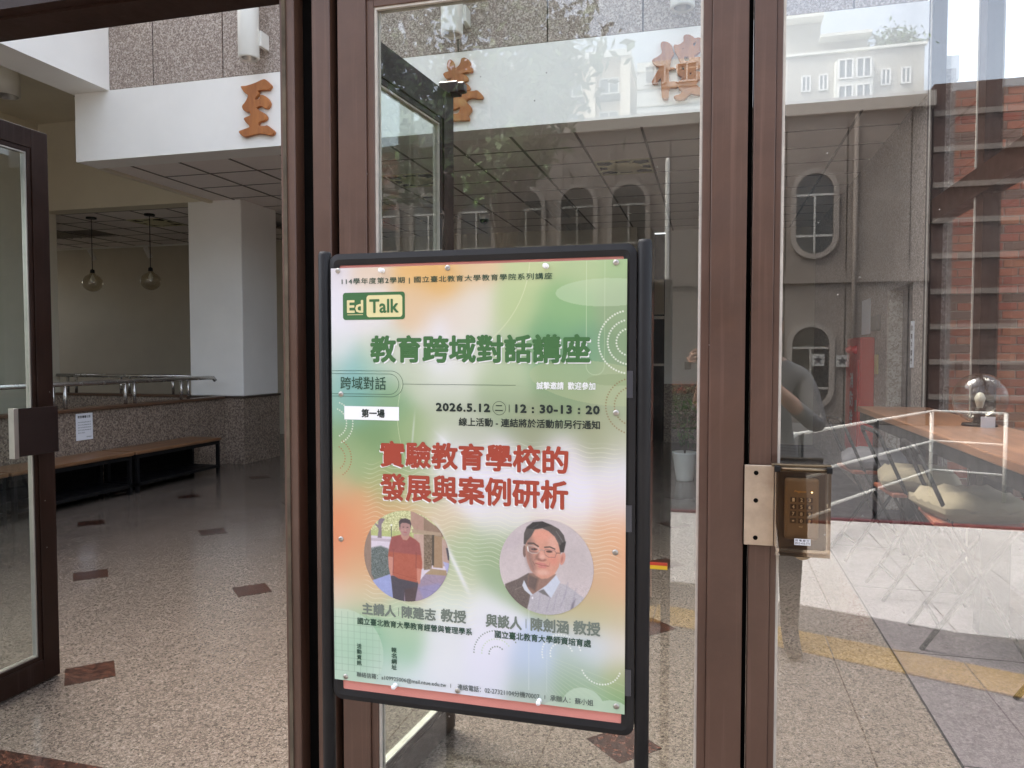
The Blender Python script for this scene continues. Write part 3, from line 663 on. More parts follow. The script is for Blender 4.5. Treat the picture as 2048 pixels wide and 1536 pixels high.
# side glazing
sg = thing('side_glazing', 'brown framed glass wall beside the bar table', 'window wall', (1.7, 4, 0))
obj('transom', MB().box(1.60, 1.72, 1.80, 6.5, 2.50, 2.67), BRD, sg)
for y in (5.27, 3.6): obj('mullion', MB().box(1.62, 1.72, y, y + 0.13, 0, 2.5), BRD, sg); obj('mullion', MB().box(1.62, 1.72, y, y + 0.13, 2.67, 4.6), BRD, sg)
for y in (5.40, 3.73): obj('bead', MB().box(1.612, 1.62, y, y + 0.012, 0, 4.6), GASK, sg)
obj('end_post', MB().box(1.60, 1.70, 6.40, 6.5, 0, 4.6), BRD, sg); obj('bead', MB().box(1.592, 1.60, 6.41, 6.425, 0, 4.6), GASK, sg)
obj('sill', MB().box(1.60, 1.72, 1.80, 6.40, 0, 0.12), BRD, sg)
for a, b in ((1.81, 3.6), (3.73, 5.27), (5.40, 6.40)):
    obj('pane', MB().box(1.665, 1.673, a, b, 0.12, 2.50), G_SIDE, sg); obj('pane', MB().box(1.665, 1.673, a, b, 2.67, 4.6), G_SIDE, sg)
t = tag(obj('mosaic_pier', MB().box(1.705, 1.80, 6.55, 6.66, 0, 3.69), MOSAIC), 'slim mosaic tiled pier outside the side glazing', 'pier')
# canopy outside the side glazing
t = tag(obj('canopy', MB().box(1.722, 2.05, 2.0, 5.6, 2.68, 2.75), BRD), 'dark flat canopy outside the side glazing', 'canopy')
# brick wall outside
bw = thing('brick_wall', 'red and brown brick wall outside beyond the side glazing', 'wall', (2.5, 7.3, 0))
obj('mortar_bed', MB().box(1.805, 5.2, 7.21, 7.4, 0, 3.74), MORT, bw)
bms = []
for mt in BRICKS:
    me = MB().box(0, 0.218, 0, 0.016, 0, 0.062, 0.003).mesh('brick'); me.materials.append(mt); bms.append(me)
hm = []
for mt in BRICKS:
    me = MB().box(0, 0.104, 0, 0.016, 0, 0.062, 0.003).mesh('brick'); me.materials.append(mt); hm.append(me)
rest = MB(); cnt = 0
for r_ in range(52):
    z = 0.004 + r_ * 0.072; x = 1.81
    if r_ % 2: items = [('h', x)]; x += 0.114
    else: items = []
    while x < 5.0: items.append(('f', x)); x += 0.228
    for kind, x in items:
        y = 7.196 + random.uniform(-0.0025, 0.0015)
        if x < 2.75 and cnt < 298:
            k = random.choices(range(4), (4, 3, 3, 2))[0]
            o = bpy.data.objects.new('brick', (bms if kind == 'f' else hm)[k]); COL.objects.link(o); o.parent = bw; o.location = Vector((x, y, z)) - bw.location; cnt += 1
        else: rest.box(x, x + 0.218, y, y + 0.016, z, z + 0.062)
o = obj('brickwork', rest, BRICKS[1], bw); o['kind'] = 'stuff'
obj('coping', MB().box(1.805, 5.2, 7.17, 7.43, 3.74, 3.80), CONC, bw)

# bar table with globe lamp and chairs
t = thing('bar_table', 'long high wooden table with a black metal frame along the side glazing', 'table', (1.36, 4.5, 0))
obj('table_top', MB().box(1.10, 1.59, 2.4, 6.28, 1.06, 1.10, 0.004), TABW, t)
obj('apron', MB().box(1.115, 1.575, 2.42, 6.26, 0.99, 1.06), BLACK, t)
for y in (2.5, 4.45, 6.1):
    for x in (1.40,): obj('leg', MB().box(x, x + 0.14, y, y + 0.1, 0, 0.99), BLACK, t)
t = thing('globe_lamp', 'clear glass globe table lamp standing on the bar table', 'table lamp', (1.46, 4.72, 1.1))
obj('base', MB().lathe([(0, 0.014), (0.085, 0.014), (0.09, 0.0), (0, 0)], (1.46, 4.72, 1.1), 28), BLACK, t, True)
obj('globe', MB().lathe([(0.14 * math.sin(a), 0.155 - 0.14 * math.cos(a)) for a in [0.25 + k * (math.pi - 0.25) / 20 for k in range(21)]], (1.46, 4.72, 1.1), 36), G_CLEAR, t, True)
obj('socket', MB().lathe([(0, 0.1), (0.028, 0.1), (0.028, 0.05), (0.034, 0.014)], (1.46, 4.72, 1.1), 20), BLACK, t, True)
obj('bulb', MB().lathe([(0, 0.19), (0.016, 0.182), (0.028, 0.155), (0.02, 0.125), (0.014, 0.1)], (1.46, 4.72, 1.1), 20), LENS, t, True)
t = tag(obj('price_card', MB().box(1.43, 1.50, 4.60, 4.602, 1.101, 1.16), PAPER), 'small white card in front of the globe lamp base', 'card')

def cushion_mesh(w_, d_, h_, seed):
    r = random.Random(seed); bm = bmesh.new(); bmesh.ops.create_cube(bm, size=1)
    bmesh.ops.subdivide_edges(bm, edges=list(bm.edges), cuts=9, use_grid_fill=True)
    for v in bm.verts:
        x, y, z = v.co * 2
        k = (1 - abs(x) ** 5) ** 0.45 * (1 - abs(y) ** 5) ** 0.45 if abs(x) < 1 and abs(y) < 1 else 0
        zz = z * h_ / 2 * max(0.2, k)
        wob = 0.012 * math.sin(7 * x + seed) * math.cos(6 * y + seed) + 0.008 * math.sin(15 * x * y + seed)
        v.co = Vector((x * w_ / 2 * (1 - 0.03 * abs(y)), y * d_ / 2 * (1 - 0.03 * abs(x)), zz + (wob if z > 0 else 0)))
    me = bpy.data.meshes.new('cushion'); bm.to_mesh(me); bm.free()
    for p in me.polygons: p.use_smooth = True
    return me
def bar_chair(label):
    # local: sitter faces +X, seat at 0.66
    t = thing('bar_chair', label, 'chair', (0, 0, 0), 'folding bar chairs along the table', local=True)
    obj('seat', MB().box(-0.2, 0.2, -0.21, 0.21, 0.64, 0.665, 0.005), SEATW, t)
    for s_ in (-1, 1):
        y = s_ * 0.2
        obj('rear_leg', MB().tube([(0.22, y, 0.0), (-0.12, y, 0.66), (-0.27, y, 1.0)], 0.011, 8), BLACK, t, True)
        obj('front_leg', MB().tube([(-0.24, y * .93, 0.0), (0.17, y * .93, 0.65)], 0.013, 8), BLACK, t, True)
    obj('backrest', MB().tube([(-0.27, -0.2, 1.0), (-0.285, -0.17, 1.03), (-0.285, 0.17, 1.03), (-0.27, 0.2, 1.0)], 0.013, 8), BLACK, t, True)
    obj('footrest', MB().tube([(0.13, -0.2, 0.2), (0.13, 0.2, 0.2)], 0.01, 8), BLACK, t, True)
    obj('cross_bar', MB().tube([(-0.16, -0.186, 0.13), (-0.16, 0.186, 0.13)], 0.01, 8), BLACK, t, True)
    return t
ch = bar_chair('folding bar chair nearest the entrance glass')
spots = [((1.52, 3.45), 'folding bar chair nearest the entrance glass', CUSH, 'beige cushion on the chair nearest the entrance glass'),
         ((1.30, 4.32), 'folding bar chair second from the entrance glass', CUSH, 'beige cushion on the second chair, below the globe lamp'),
         ((1.25, 5.12), 'folding bar chair third from the entrance glass', CUSH, 'plump beige cushion on the chair third from the entrance glass'),
         ((1.17, 6.02), 'folding bar chair at the far end of the table', CUSHG, 'grey cushion on the chair at the far end of the table')]
for i, ((x, y), lb, cm, cl) in enumerate(spots):
    o = ch if i == 0 else dup(ch, (x, y, 0), 0, lb)
    o.location = (x, y, 0); o.rotation_euler = (0, 0, R(random.uniform(-7, 7)))
    me = cushion_mesh(0.44, 0.44, 0.15, i + 3); me.materials.append(cm)
    q = bpy.data.objects.new('cushion', me); COL.objects.link(q); q.location = (x, y, 0.725); q.rotation_euler = (0, 0, R(random.uniform(-10, 10)))
    tag(q, cl, 'cushion', 'seat cushions on the bar chairs')

# potted plant inside
t = thing('potted_plant', 'small leafy plant in a ribbed white pot behind the middle pane', 'potted plant', (-0.29, 9.1, 0))
prof = [(0, 0), (0.095, 0)]
for k in range(14): prof += [(0.097 + k * 0.0034, 0.01 + k * 0.023), (0.103 + k * 0.0034, 0.02 + k * 0.023)]
prof += [(0.15, 0.34), (0.135, 0.34), (0.12, 0.3), (0, 0.3)]
obj('pot', MB().lathe(prof, (-0.29, 9.1, 0), 28), CYLP, t, True)
obj('soil', MB().lathe([(0, 0.305), (0.12, 0.302)], (-0.29, 9.1, 0), 20), GAP, t)
def leaves(n, fn, size, seed=1):
    r = np.random.default_rng(seed); V = []; F = []
    for i in range(n):
        c_ = Vector(fn(r)); a = Vector(r.normal(size=3)).normalized(); b = a.cross(Vector(r.normal(size=3))).normalized(); s_ = size * r.uniform(0.6, 1.3)
        k = len(V); V += [c_ - a * s_, c_ + b * s_ * 0.42, c_ + a * s_, c_ - b * s_ * 0.42]; F.append((k, k + 1, k + 2, k + 3))
    me = bpy.data.meshes.new('foliage'); me.from_pydata(V, [], F); return me
for k in range(4):
    a = k * 1.7; obj('stem', MB().tube([(-0.29, 9.1, 0.3), (-0.29 + 0.05 * math.cos(a), 9.1 + 0.05 * math.sin(a), 0.6), (-0.29 + 0.1 * math.cos(a), 9.1 + 0.1 * math.sin(a), 0.8)], 0.006, 6), BARK, t)
def pf(r):
    a = r.uniform(0, 6.28); h_ = r.uniform(0.42, 0.95); q = r.uniform(0, 0.17) * (1 if h_ > 0.55 else 0.6); return (-0.29 + q * math.cos(a), 9.1 + q * math.sin(a), h_)
link('foliage', leaves(170, pf, 0.045, 5), LEAF, t)
# ------------------------------------------------------------------ entrance frames and door leaves
ef = thing('entrance_frame', 'brown aluminium entrance frame with a header across the doors', 'door frame', (-1, 1.78, 0))
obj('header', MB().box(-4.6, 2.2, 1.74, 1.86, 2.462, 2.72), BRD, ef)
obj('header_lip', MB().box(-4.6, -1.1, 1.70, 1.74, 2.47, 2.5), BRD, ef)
obj('post', MB().box(-1.093, -1.051, YF, 1.87, 0, 2.46, 0.002), BR, ef)
obj('post_recess', MB().box(-1.051, -0.999, 1.80, 1.87, 0, 2.46), GAP, ef)  # near-black filler paints the shade between the posts
obj('post', MB().box(-0.999, -0.948, YF - .002, 1.83, 0, 2.46, 0.002), BR, ef)
obj('post_recess', MB().box(-0.948, -0.927, 1.79, 1.83, 0, 2.46), GAP, ef)
obj('felt_strip', MB().box(-1.084, -1.074, YF - 0.004, YF, 0, 2.46), STRIP, ef)
obj('post_recess', MB().box(0.074, 0.085, 1.79, 1.83, 0, 2.46), GAP, ef)
obj('left_jamb', MB().box(-3.06, -2.97, 1.74, 1.86, 0, 2.46), BRD, ef)

def leaf(root, W_, Z0, Z1, st, top, bot, bead, mat, pane, place, gask=GASK, inner=None):
    """door leaf; local u along the width, d = depth; place(u,d,z)->world; stiles, rails, beads, pane"""
    def bx(name, u0, u1, d0, d1, z0, z1, mt, bev=0.0015):
        m = MB().box(u0, u1, d0, d1, z0, z1, bev)
        for v in m.bm.verts: v.co = Vector(place(v.co.x, v.co.y, v.co.z))
        return obj(name, m, mt, root)
    bx('stile', 0, st[0], 0, 0.045, Z0, Z1, mat); bx('stile', W_ - st[1], W_, 0, 0.045, Z0, Z1, mat)
    bx('rail', st[0], W_ - st[1], 0.001, 0.044, Z1 - top, Z1, mat); bx('rail', st[0], W_ - st[1], 0.001, 0.044, Z0, Z0 + bot, mat)
    a0, a1, z0, z1 = st[0], W_ - st[1], Z0 + bot, Z1 - top
    bx('bead', a0, a0 + bead, 0.006, 0.039, z0, z1, mat); bx('bead', a1 - bead, a1, 0.006, 0.039, z0, z1, mat)
    bx('bead', a0 + bead, a1 - bead, 0.006, 0.039, z1 - bead, z1, mat); bx('bead', a0 + bead, a1 - bead, 0.006, 0.039, z0, z0 + bead, mat)
    a0 += bead; a1 -= bead; z0 += bead; z1 -= bead; q = 0.006
    bx('gasket', a0, a0 + q, 0.010, 0.035, z0, z1, gask, 0); bx('gasket', a1 - q, a1, 0.010, 0.035, z0, z1, gask, 0)
    bx('gasket', a0 + q, a1 - q, 0.010, 0.035, z1 - q, z1, gask, 0); bx('gasket', a0 + q, a1 - q, 0.010, 0.035, z0, z0 + q, gask, 0)
    bx('pane', a0 + q, a1 - q, 0.019, 0.025, z0 + q, z1 - q, pane, 0)
md = thing('glass_door', 'closed brown framed glass door behind the poster board', 'door', (-0.927, YF, 0))
leaf(md, 1.001, 0.01, 2.455, (0.078, 0.078), 0.062, 0.12, 0.02, BR, G_MID, lambda u, d, z: (-0.927 + u, YF + d, z))
rd = thing('glass_door', 'brown framed glass door carrying the keypad lock on the right', 'door', (0.086, YF, 0))
leaf(rd, 1.05, 0.01, 2.455, (0.046, 0.07), 0.062, 0.12, 0.014, BR, G_RIGHT, lambda u, d, z: (0.086 + u, YF + d, z))
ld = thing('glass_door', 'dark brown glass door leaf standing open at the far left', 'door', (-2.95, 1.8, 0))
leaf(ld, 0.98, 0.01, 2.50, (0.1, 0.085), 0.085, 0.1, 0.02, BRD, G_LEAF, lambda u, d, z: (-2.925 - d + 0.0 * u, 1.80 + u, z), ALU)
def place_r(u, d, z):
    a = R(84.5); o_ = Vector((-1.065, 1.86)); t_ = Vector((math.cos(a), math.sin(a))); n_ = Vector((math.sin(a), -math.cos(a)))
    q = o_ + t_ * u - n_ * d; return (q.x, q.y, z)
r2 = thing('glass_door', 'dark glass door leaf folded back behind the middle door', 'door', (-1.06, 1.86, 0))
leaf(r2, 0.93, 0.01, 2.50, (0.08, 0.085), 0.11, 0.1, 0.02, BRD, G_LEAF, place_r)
obj('latch_block', MB().box(-1.02, -0.945, 2.74, 2.80, 2.50, 2.545, 0.004).box(-0.955, -0.92, 2.745, 2.785, 2.505, 2.54, 0.004), plain('dark_red_plastic', (54, 24, 26), 0.3), r2)
# push plate on left leaf
t = thing('push_plate', 'dark square push plate with a pale metal edge on the open left leaf', 'door handle', (-2.87, 2.64, 1.16))
obj('plate', MB().box(-2.872, -2.862, 2.535, 2.742, 1.06, 1.268, 0.001), plain('smoked_acrylic', (40, 30, 28), 0.15), t)
obj('metal_edge', MB().box(-2.885, -2.855, 2.512, 2.535, 1.055, 1.27, 0.001), ALU, t)
obj('standoff', MB().box(-2.905, -2.872, 2.70, 2.73, 1.1, 1.23), BLACK, t)
# sticker on middle pane, painted in place of a reflection
t = thing('strip', 'small red and yellow sticker standing in for a reflection low on the middle pane beside the board pole', 'strip', (-0.11, 1.768, 1.0))
obj('red_band', MB().box(-0.15, -0.094, 1.7695, 1.7705, 1.004, 1.011), plain('strip_red', (190, 70, 50), 0.4), t)
obj('yellow_band', MB().box(-0.15, -0.094, 1.7695, 1.7705, 0.995, 1.004), plain('strip_yellow', (226, 190, 50), 0.4), t)

# keypad lock
k = thing('keypad_lock', 'brown keypad door lock under a smoked flip cover', 'keypad lock', (0.19, 1.72, 1.16))
obj('mounting_plate', MB().box(0.0755, 0.1385, 1.744, YF - .0005, 1.073, 1.253, 0.001), STEEL, k)
for z in (1.241 - .005, 1.174, 1.090):
    m = MB().lathe([(0, 0.001), (0.0045, 0.001), (0.0052, 0.0)], (0, 0, 0), 14)
    for v in m.bm.verts: v.co = Vector((0.1, 1.7435 - v.co.z, z)) + Vector((v.co.x, 0, v.co.y))
    obj('screw', m, GAP, k)
obj('back_box', MB().box(0.141, 0.246, 1.73, YF + 0.012, 1.072, 1.255, 0.004), paint('brown_housing', (78, 64, 52), 0.4, 0.1), k)
obj('keypad_body', MB().box(0.158, 0.228, 1.712, 1.73, 1.098, 1.232, 0.007, 3), paint('keypad_grey', (140, 122, 98), 0.45, 0.08), k)
kc = [('1', '2', '3'), ('4', '5', '6'), ('7', '8', '9'), ('*', '0', '#')]
for r_ in range(4):
    for c_ in range(3):
        cx, cz = 0.1755 + c_ * 0.0165, 1.186 - r_ * 0.0152
        kk = obj('key', MB().box(cx - .0062, cx + .0062, 1.7095, 1.7125, cz - .0052, cz + .0052, 0.0008), plain('key_brown', (84, 70, 58), 0.4) if 'key_brown' not in MATS else MATS['key_brown'], k)
        hgt = 0.0074 if kc[r_][c_] not in '*' else 0.004
        link('lettering', text_mesh(kc[r_][c_], (cx - .0022, cz - hgt / 2, cx + .0022, cz + hgt / 2), lambda x, z, L: (x, 1.7093 - L, z), 0.00022), plain('key_print', (236, 226, 200), 0.5) if 'key_print' not in MATS else MATS['key_print'], k)
link('lettering', text_mesh('Pegasus', (0.178, 1.2005, 0.2015, 1.2065), lambda x, z, L: (x, 1.7115 - L, z), 0.0002), plain('gold_print', (214, 170, 96), 0.5), k)
link('lettering', text_mesh('<-/', (0.188, 1.1255, 0.195, 1.129), lambda x, z, L: (x, 1.7115 - L, z), 0.0002), MATS['key_print'], k)
s = NT('indicator_glow'); s.b.inputs['Base Color'].default_value = (1, .9, .5, 1); s.b.inputs['Emission Color'].default_value = (1, 0.85, 0.45, 1); s.b.inputs['Emission Strength'].default_value = 1.2
obj('indicator_light', MB().box(0.2115, 0.2145, 1.7105, 1.7118, 1.2015, 1.2045, 0.0006), s.m, k)
fcv = glass('smoked_cover', 0.05, (0.8, 0.72, 0.62), 0.02)
m = MB().box(0.1385, 0.249, 1.694, 1.6955, 1.066, 1.248).box(0.1385, 0.14, 1.6955, 1.728, 1.066, 1.248).box(0.2475, 0.249, 1.6955, 1.728, 1.066, 1.248).box(0.14, 0.2475, 1.6955, 1.728, 1.066, 1.0675)
obj('flip_cover', m, fcv, k)
obj('hinge_bar', MB().tube([(0.139, 1.705, 1.2525), (0.25, 1.705, 1.2525)], 0.004, 10), paint('bronze_hinge', (120, 104, 82), 0.25, 0.1, 5, 0, 10, 0.7), k, True)
obj('hinge_cap', MB().box(0.136, 0.147, 1.699, 1.712, 1.246, 1.259, 0.001), BLACK, k); obj('hinge_cap', MB().box(0.241, 0.252, 1.699, 1.712, 1.246, 1.259, 0.001), BLACK, k)
obj('lid_rail', MB().box(0.13, 0.252, 1.712, 1.73, 1.256, 1.262, 0.001), MATS['bronze_hinge'], k)
obj('thumb_tab', MB().prism([(0.178, 1.6945, 1.0655), (0.186, 1.6945, 1.0605), (0.194, 1.6945, 1.059), (0.202, 1.6945, 1.0605), (0.21, 1.6945, 1.0655)], (0, 0.004, 0)), MATS['bronze_hinge'], k)
lb = obj('service_label', MB().box(0.177, 0.2095, 1.6932, 1.6938, 1.0915, 1.105), PAPER, k)
link('lettering', text_mesh('回 電 服 行', (0.179, 1.0995, 0.207, 1.1038), lambda x, z, L: (x, 1.6930 - L, z), 0.0001), INK, lb)
link('lettering', text_mesh('0913-410-773', (0.1785, 1.093, 0.208, 1.0978), lambda x, z, L: (x, 1.6930 - L, z), 0.0001), INK, lb)

# ------------------------------------------------------------------ poster board
YB = 1.387
nb = thing('notice_board', 'black framed pink notice board on two black tube legs before the doors', 'notice board', (-0.445, YB + 0.01, 0))
obj('panel', MB().box(-0.742, -0.148, YB + 0.006, YB + 0.016, 0.795, 1.69), CORK, nb)
def rounded(x0, x1, z0, z1, r, n=6):
    out = []
    for (cx, cz, a0) in ((x1 - r, z1 - r, 0), (x0 + r, z1 - r, 90), (x0 + r, z0 + r, 180), (x1 - r, z0 + r, 270)):
        for i in range(n + 1): a = R(a0 + 90 * i / n); out.append((cx + r * math.cos(a), cz + r * math.sin(a)))
    return out
m = MB(); o_ = rounded(-0.7565, -0.1335, 0.7815, 1.7045, 0.02); i_ = rounded(-0.735, -0.157, 0.803, 1.681, 0.003)
n = len(o_)
rings = []
for (pts, y) in ((o_, YB + 0.004), (o_, YB + 0.020), (i_, YB + 0.020), (i_, YB + 0.004)): rings.append([m.bm.verts.new((x, y, z)) for x, z in pts])
ctr = [( (a[0]*.5+b[0]*.5), (a[1]*.5+b[1]*.5)) for a, b in zip(o_, i_)]
top = [m.bm.verts.new((x, YB + 0.0005, z)) for x, z in ctr]
for A, B in ((rings[0], rings[1]), (rings[1], rings[2]), (rings[2], rings[3]), (rings[3], top), (top, rings[0])):
    for i in range(n): m.bm.faces.new((A[i], A[(i + 1) % n], B[(i + 1) % n], B[i]))
obj('frame', m, BLKF, nb)
for x in (-0.7715, -0.1195):
    obj('leg', MB().tube([(x, YB + 0.012, 0.03), (x, YB + 0.012, 1.704), (x, YB + 0.012, 1.711)], 0.0135, 20, rr=[0.0135, 0.0135, 0.011]), BLKF, nb, True)
    obj('foot', MB().box(x - 0.02, x + 0.02, YB - 0.24, YB + 0.28, 0, 0.03, 0.004), BLKF, nb)
obj('crossbar', MB().tube([(-0.758, YB + 0.012, 0.25), (-0.133, YB + 0.012, 0.25)], 0.011, 12), BLKF, nb, True)
for z0 in (1.42, 1.17, 0.86): obj('tape_piece', MB().box(-0.1525, -0.139, YB - 0.0002, YB + 0.0035, z0, z0 + 0.05), plain('grey_tape', (58, 58, 64), 0.4) if 'grey_tape' not in MATS else MATS['grey_tape'], nb)
# poster
PX0, PX1, PZ0, PZ1 = -0.7505, -0.1500, 0.825, 1.675
po = thing('poster', 'lecture poster in green and orange with two round portraits pinned to the board', 'poster', (-0.45, YB - 0.002, 0.83))
ctrl = [(0,0,235,228,232),(.15,0,238,214,190),(.3,0,240,190,120),(.4,.03,238,186,112),(.5,0,236,204,160),(.7,0,205,215,160),(.85,0,190,208,156),(1,0,178,205,150),
(0,.1,240,236,242),(.15,.1,240,234,232),(.3,.09,238,205,165),(.4,.13,238,222,206),(.5,.1,236,226,210),(.65,.1,196,212,156),(.8,.1,150,190,132),(1,.1,158,180,138),
(0,.2,232,234,232),(.2,.2,220,224,205),(.38,.2,242,240,240),(.5,.2,232,232,216),(.62,.2,190,206,168),(.75,.17,126,174,126),(.85,.2,128,172,134),(1,.2,140,165,125),
(0,.26,176,204,182),(.07,.27,130,194,200),(.15,.25,170,204,180),(.3,.25,205,214,186),(.42,.27,232,234,222),(.6,.26,190,206,166),(.8,.25,140,176,130),(1,.27,170,186,150),
(0,.33,150,192,172),(.1,.32,126,180,160),(.2,.32,140,176,130),(.42,.32,190,200,170),(.6,.32,160,176,140),(.8,.32,148,166,126),(1,.33,168,178,144),
(0,.4,138,168,120),(.15,.4,128,162,108),(.3,.4,160,184,130),(.38,.41,200,206,176),(.5,.38,196,200,178),(.7,.38,160,166,132),(.9,.38,168,172,136),(1,.4,196,196,168),
(.43,.45,242,238,248),(.1,.46,160,182,128),(.27,.46,150,176,118),(.35,.48,196,204,170),(.6,.45,238,232,240),(.8,.44,236,228,234),(1,.46,236,232,240),(0,.46,172,190,140),
(0,.53,216,176,130),(.2,.52,176,182,120),(.32,.52,206,204,160),(.5,.52,240,236,246),(.8,.52,240,236,246),(1,.53,236,220,216),
(0,.6,236,146,96),(.13,.58,232,166,116),(.25,.6,226,176,124),(.4,.6,226,204,172),(.6,.58,236,230,228),(.8,.6,234,214,200),(1,.6,236,178,136),
(0,.66,236,146,104),(.12,.66,232,156,106),(.3,.66,206,190,140),(.45,.66,176,196,154),(.6,.65,164,184,140),(.75,.66,196,188,144),(.9,.66,224,180,142),(1,.66,234,172,130),
(0,.72,234,166,122),(.1,.72,226,178,132),(.3,.72,214,190,150),(.45,.73,196,204,166),(.6,.7,156,180,140),(.75,.7,176,186,140),(.9,.72,214,172,132),(1,.72,228,178,138),
(0,.79,236,208,184),(.1,.79,222,206,168),(.42,.79,226,234,220),(.52,.8,238,238,240),(.9,.78,196,188,140),(1,.79,206,190,150),
(0,.86,190,216,184),(.1,.86,156,204,164),(.25,.86,196,216,180),(.42,.86,236,238,240),(.55,.86,240,238,250),(.9,.85,212,222,232),(1,.85,232,222,214),
(0,.92,140,196,156),(.12,.91,136,192,154),(.25,.9,160,204,172),(.4,.92,236,238,240),(.55,.92,238,236,250),(.7,.91,200,216,240),(.85,.92,190,206,196),(1,.92,190,190,140),
(0,.97,188,216,190),(.2,.96,204,224,212),(.4,.97,236,238,244),(.55,.97,232,234,244),(.7,.97,180,198,190),(.85,.96,142,176,130),(1,.97,130,176,120),(.3,1,226,236,236),(.7,1,196,208,190),(.9,1,176,206,170)]
def poster_colours(U, V):
    num = np.zeros(U.shape + (3,)); den = np.zeros(U.shape)
    for (u, v, r_, g_, b_) in ctrl:
        w_ = np.exp(-((U - u) ** 2 * 0.5 + (V - v) ** 2) / (2 * 0.034 ** 2)) + 1e-9
        num += w_[..., None] * np.array([r_, g_, b_]); den += w_
    C = num / den[..., None]
    mxg = C.mean(-1, keepdims=True); C = mxg + (C - mxg) * 0.96
    X, Z = U * 598, V * 850      # millimetres on the sheet
    def over(C, mask, col, a): return C * (1 - (mask * a)[..., None]) + np.array(col) * (mask * a)[..., None]
    def smooth(e0, e1, x): t_ = np.clip((x - e0) / (e1 - e0), 0, 1); return t_ * t_ * (3 - 2 * t_)
    def line(d, w_=0.7): return np.clip(1 - np.abs(d) / w_, 0, 1)
    # soft lens shapes and blobs
    e = ((X - 560) / 95) ** 2 + ((Z - 60) / 26) ** 2; C = over(C, (e < 1) * 1.0, (206, 222, 186), .5)
    e = ((X - 545) / 130) ** 2 + ((Z - 228 - 0.12 * (X - 545)) / 40) ** 2; C = over(C, (e < 1) * 1.0, (188, 196, 152), .5)
    e = ((X - 580) / 55) ** 2 + ((Z - 222) / 11) ** 2; C = over(C, (e < 1) * 1.0, (156, 172, 130), .7)
    # bright creases of the star shape
    for (x0, z0, x1, z1, wd, a) in ((232, 105, 238, 200, 22, .5), (240, 330, 232, 420, 16, .6), (232, 335, 330, 420, 3, .5), (226, 515, 290, 640, 5, .75), (180, 300, 172, 385, 2, .4)):
        dx, dz = x1 - x0, z1 - z0; L = math.hypot(dx, dz); t_ = ((X - x0) * dx + (Z - z0) * dz) / L; d = ((X - x0) * dz - (Z - z0) * dx) / L
        mk = np.exp(-(d / wd) ** 2) * smooth(-25, 25, t_) * (1 - smooth(L - 25, L + 25, t_)); C = over(C, mk, (244, 242, 248), a)
    # flowing wave lines
    for (x0, x1, z0, z1, ph, per, sp_) in ((60, 315, 385, 730, 0.0, 88, 9.5), (290, 598, 335, 600, 1.9, 120, 8.6)):
        wv = Z + 3.2 * np.sin(2 * math.pi * X / per + ph + Z / 70) + 2.2 * np.sin(2 * math.pi * X / (per * .47) + Z / 40)
        fr = ((wv / sp_) % 1.0 - 0.5) * sp_
        mk = line(fr, 0.95) * smooth(x0, x0 + 22, X) * (1 - smooth(x1 - 22, x1, X)) * smooth(z0, z0 + 20, Z) * (1 - smooth(z1 - 25, z1, Z))
        C = over(C, mk, (244, 240, 214), .62)
    # fan lines bottom right
    for k_ in range(22):
        a = R(-16 - k_ * 3.0); d = (X - 420) * math.sin(a) * -1 - (Z - 745 - k_ * 3.5) * math.cos(a)
        C = over(C, line(d, .8) * smooth(420, 470, X) * (Z > 700) * (Z < 835), (236, 240, 206), .33)
    # thin drawn curves
    C = over(C, line(np.abs(np.hypot((X - 190) / 1.0, (Z + 10) / .92) - 225), 1.0) * (X > 330) * (Z < 170), (240, 238, 200), .8)
    for xx in (523, 557): C = over(C, line(X - xx, .8) * (Z < 196), (226, 236, 200), .7)
    C = over(C, line(np.hypot(X - 540, Z - 196) - 17, .8) * (Z > 196), (226, 236, 200), .7)
    for xx in (414, 449): C = over(C, line(X - xx, .7) * (Z > 650) * (Z < 825), (240, 244, 240), .55)
    C = over(C, line(X - 172 + 28 * np.cos((Z - 300) / 75), 0.9) * (Z > 235) * (Z < 400), (236, 240, 200), .7)
    # grid disc
    gd = (np.hypot(X - 20, Z - 790) < 90) & (Z > 700); C = over(C, gd * 1.0, (206, 226, 206), .55)
    gl = np.maximum(line(((X + 4) % 14) - 7, .7), line(((Z + 3) % 14) - 7, .7)) * (X < 105) * (Z > 705) * (Z < 830); C = over(C, gl, (120, 150, 126), .45)
    e = (np.hypot(X - 520, Z - 850) < 42) | (np.hypot(X - 575, Z - 872) < 46) | (np.hypot(X - 470, Z - 880) < 40); C = over(C, e * 1.0, (204, 222, 200), .7)
    # dotted rings
    def ring(cx, cz, r_, col, dot=1.5, a0=0, a1=360, n_=None):
        nonlocal C
        n_ = n_ or int(r_ * 6.28 * (a1 - a0) / 360 / 5.2)
        mk = np.zeros(U.shape)
        for q in range(n_):
            a = R(a0 + (a1 - a0) * q / n_); x, z = cx + r_ * math.cos(a), cz + r_ * math.sin(a)
            if -3 < x < 601: mk = np.maximum(mk, np.clip((dot - np.hypot(X - x, Z - z)) / .8 + .5, 0, 1))
        C = over(C, mk, col, .95)
    for r_ in (58, 41, 25): ring(604, 152, r_, (244, 246, 232), 1.7, 100, 262)
    for r_ in (52, 36): ring(612, 270, r_, (150, 122, 84), 1.4, 110, 262)
    for r_ in (44, 30): ring(2, 315, r_, (240, 240, 222), 1.5, -70, 72)
    for r_ in (40, 26): ring(2, 387, r_, (176, 100, 60), 1.3, -60, 66)
    for r_, c_ in ((47, (120, 134, 118)), (31, (206, 222, 190)), (16, (120, 134, 118))): ring(350, 762, r_, c_, 1.4, 180, 330)
    for r_ in (38, 22): ring(478, 748, r_, (246, 248, 240), 1.6, 165, 350)
    ring(553, 760, 38, (246, 248, 240), 1.6, 20, 165)
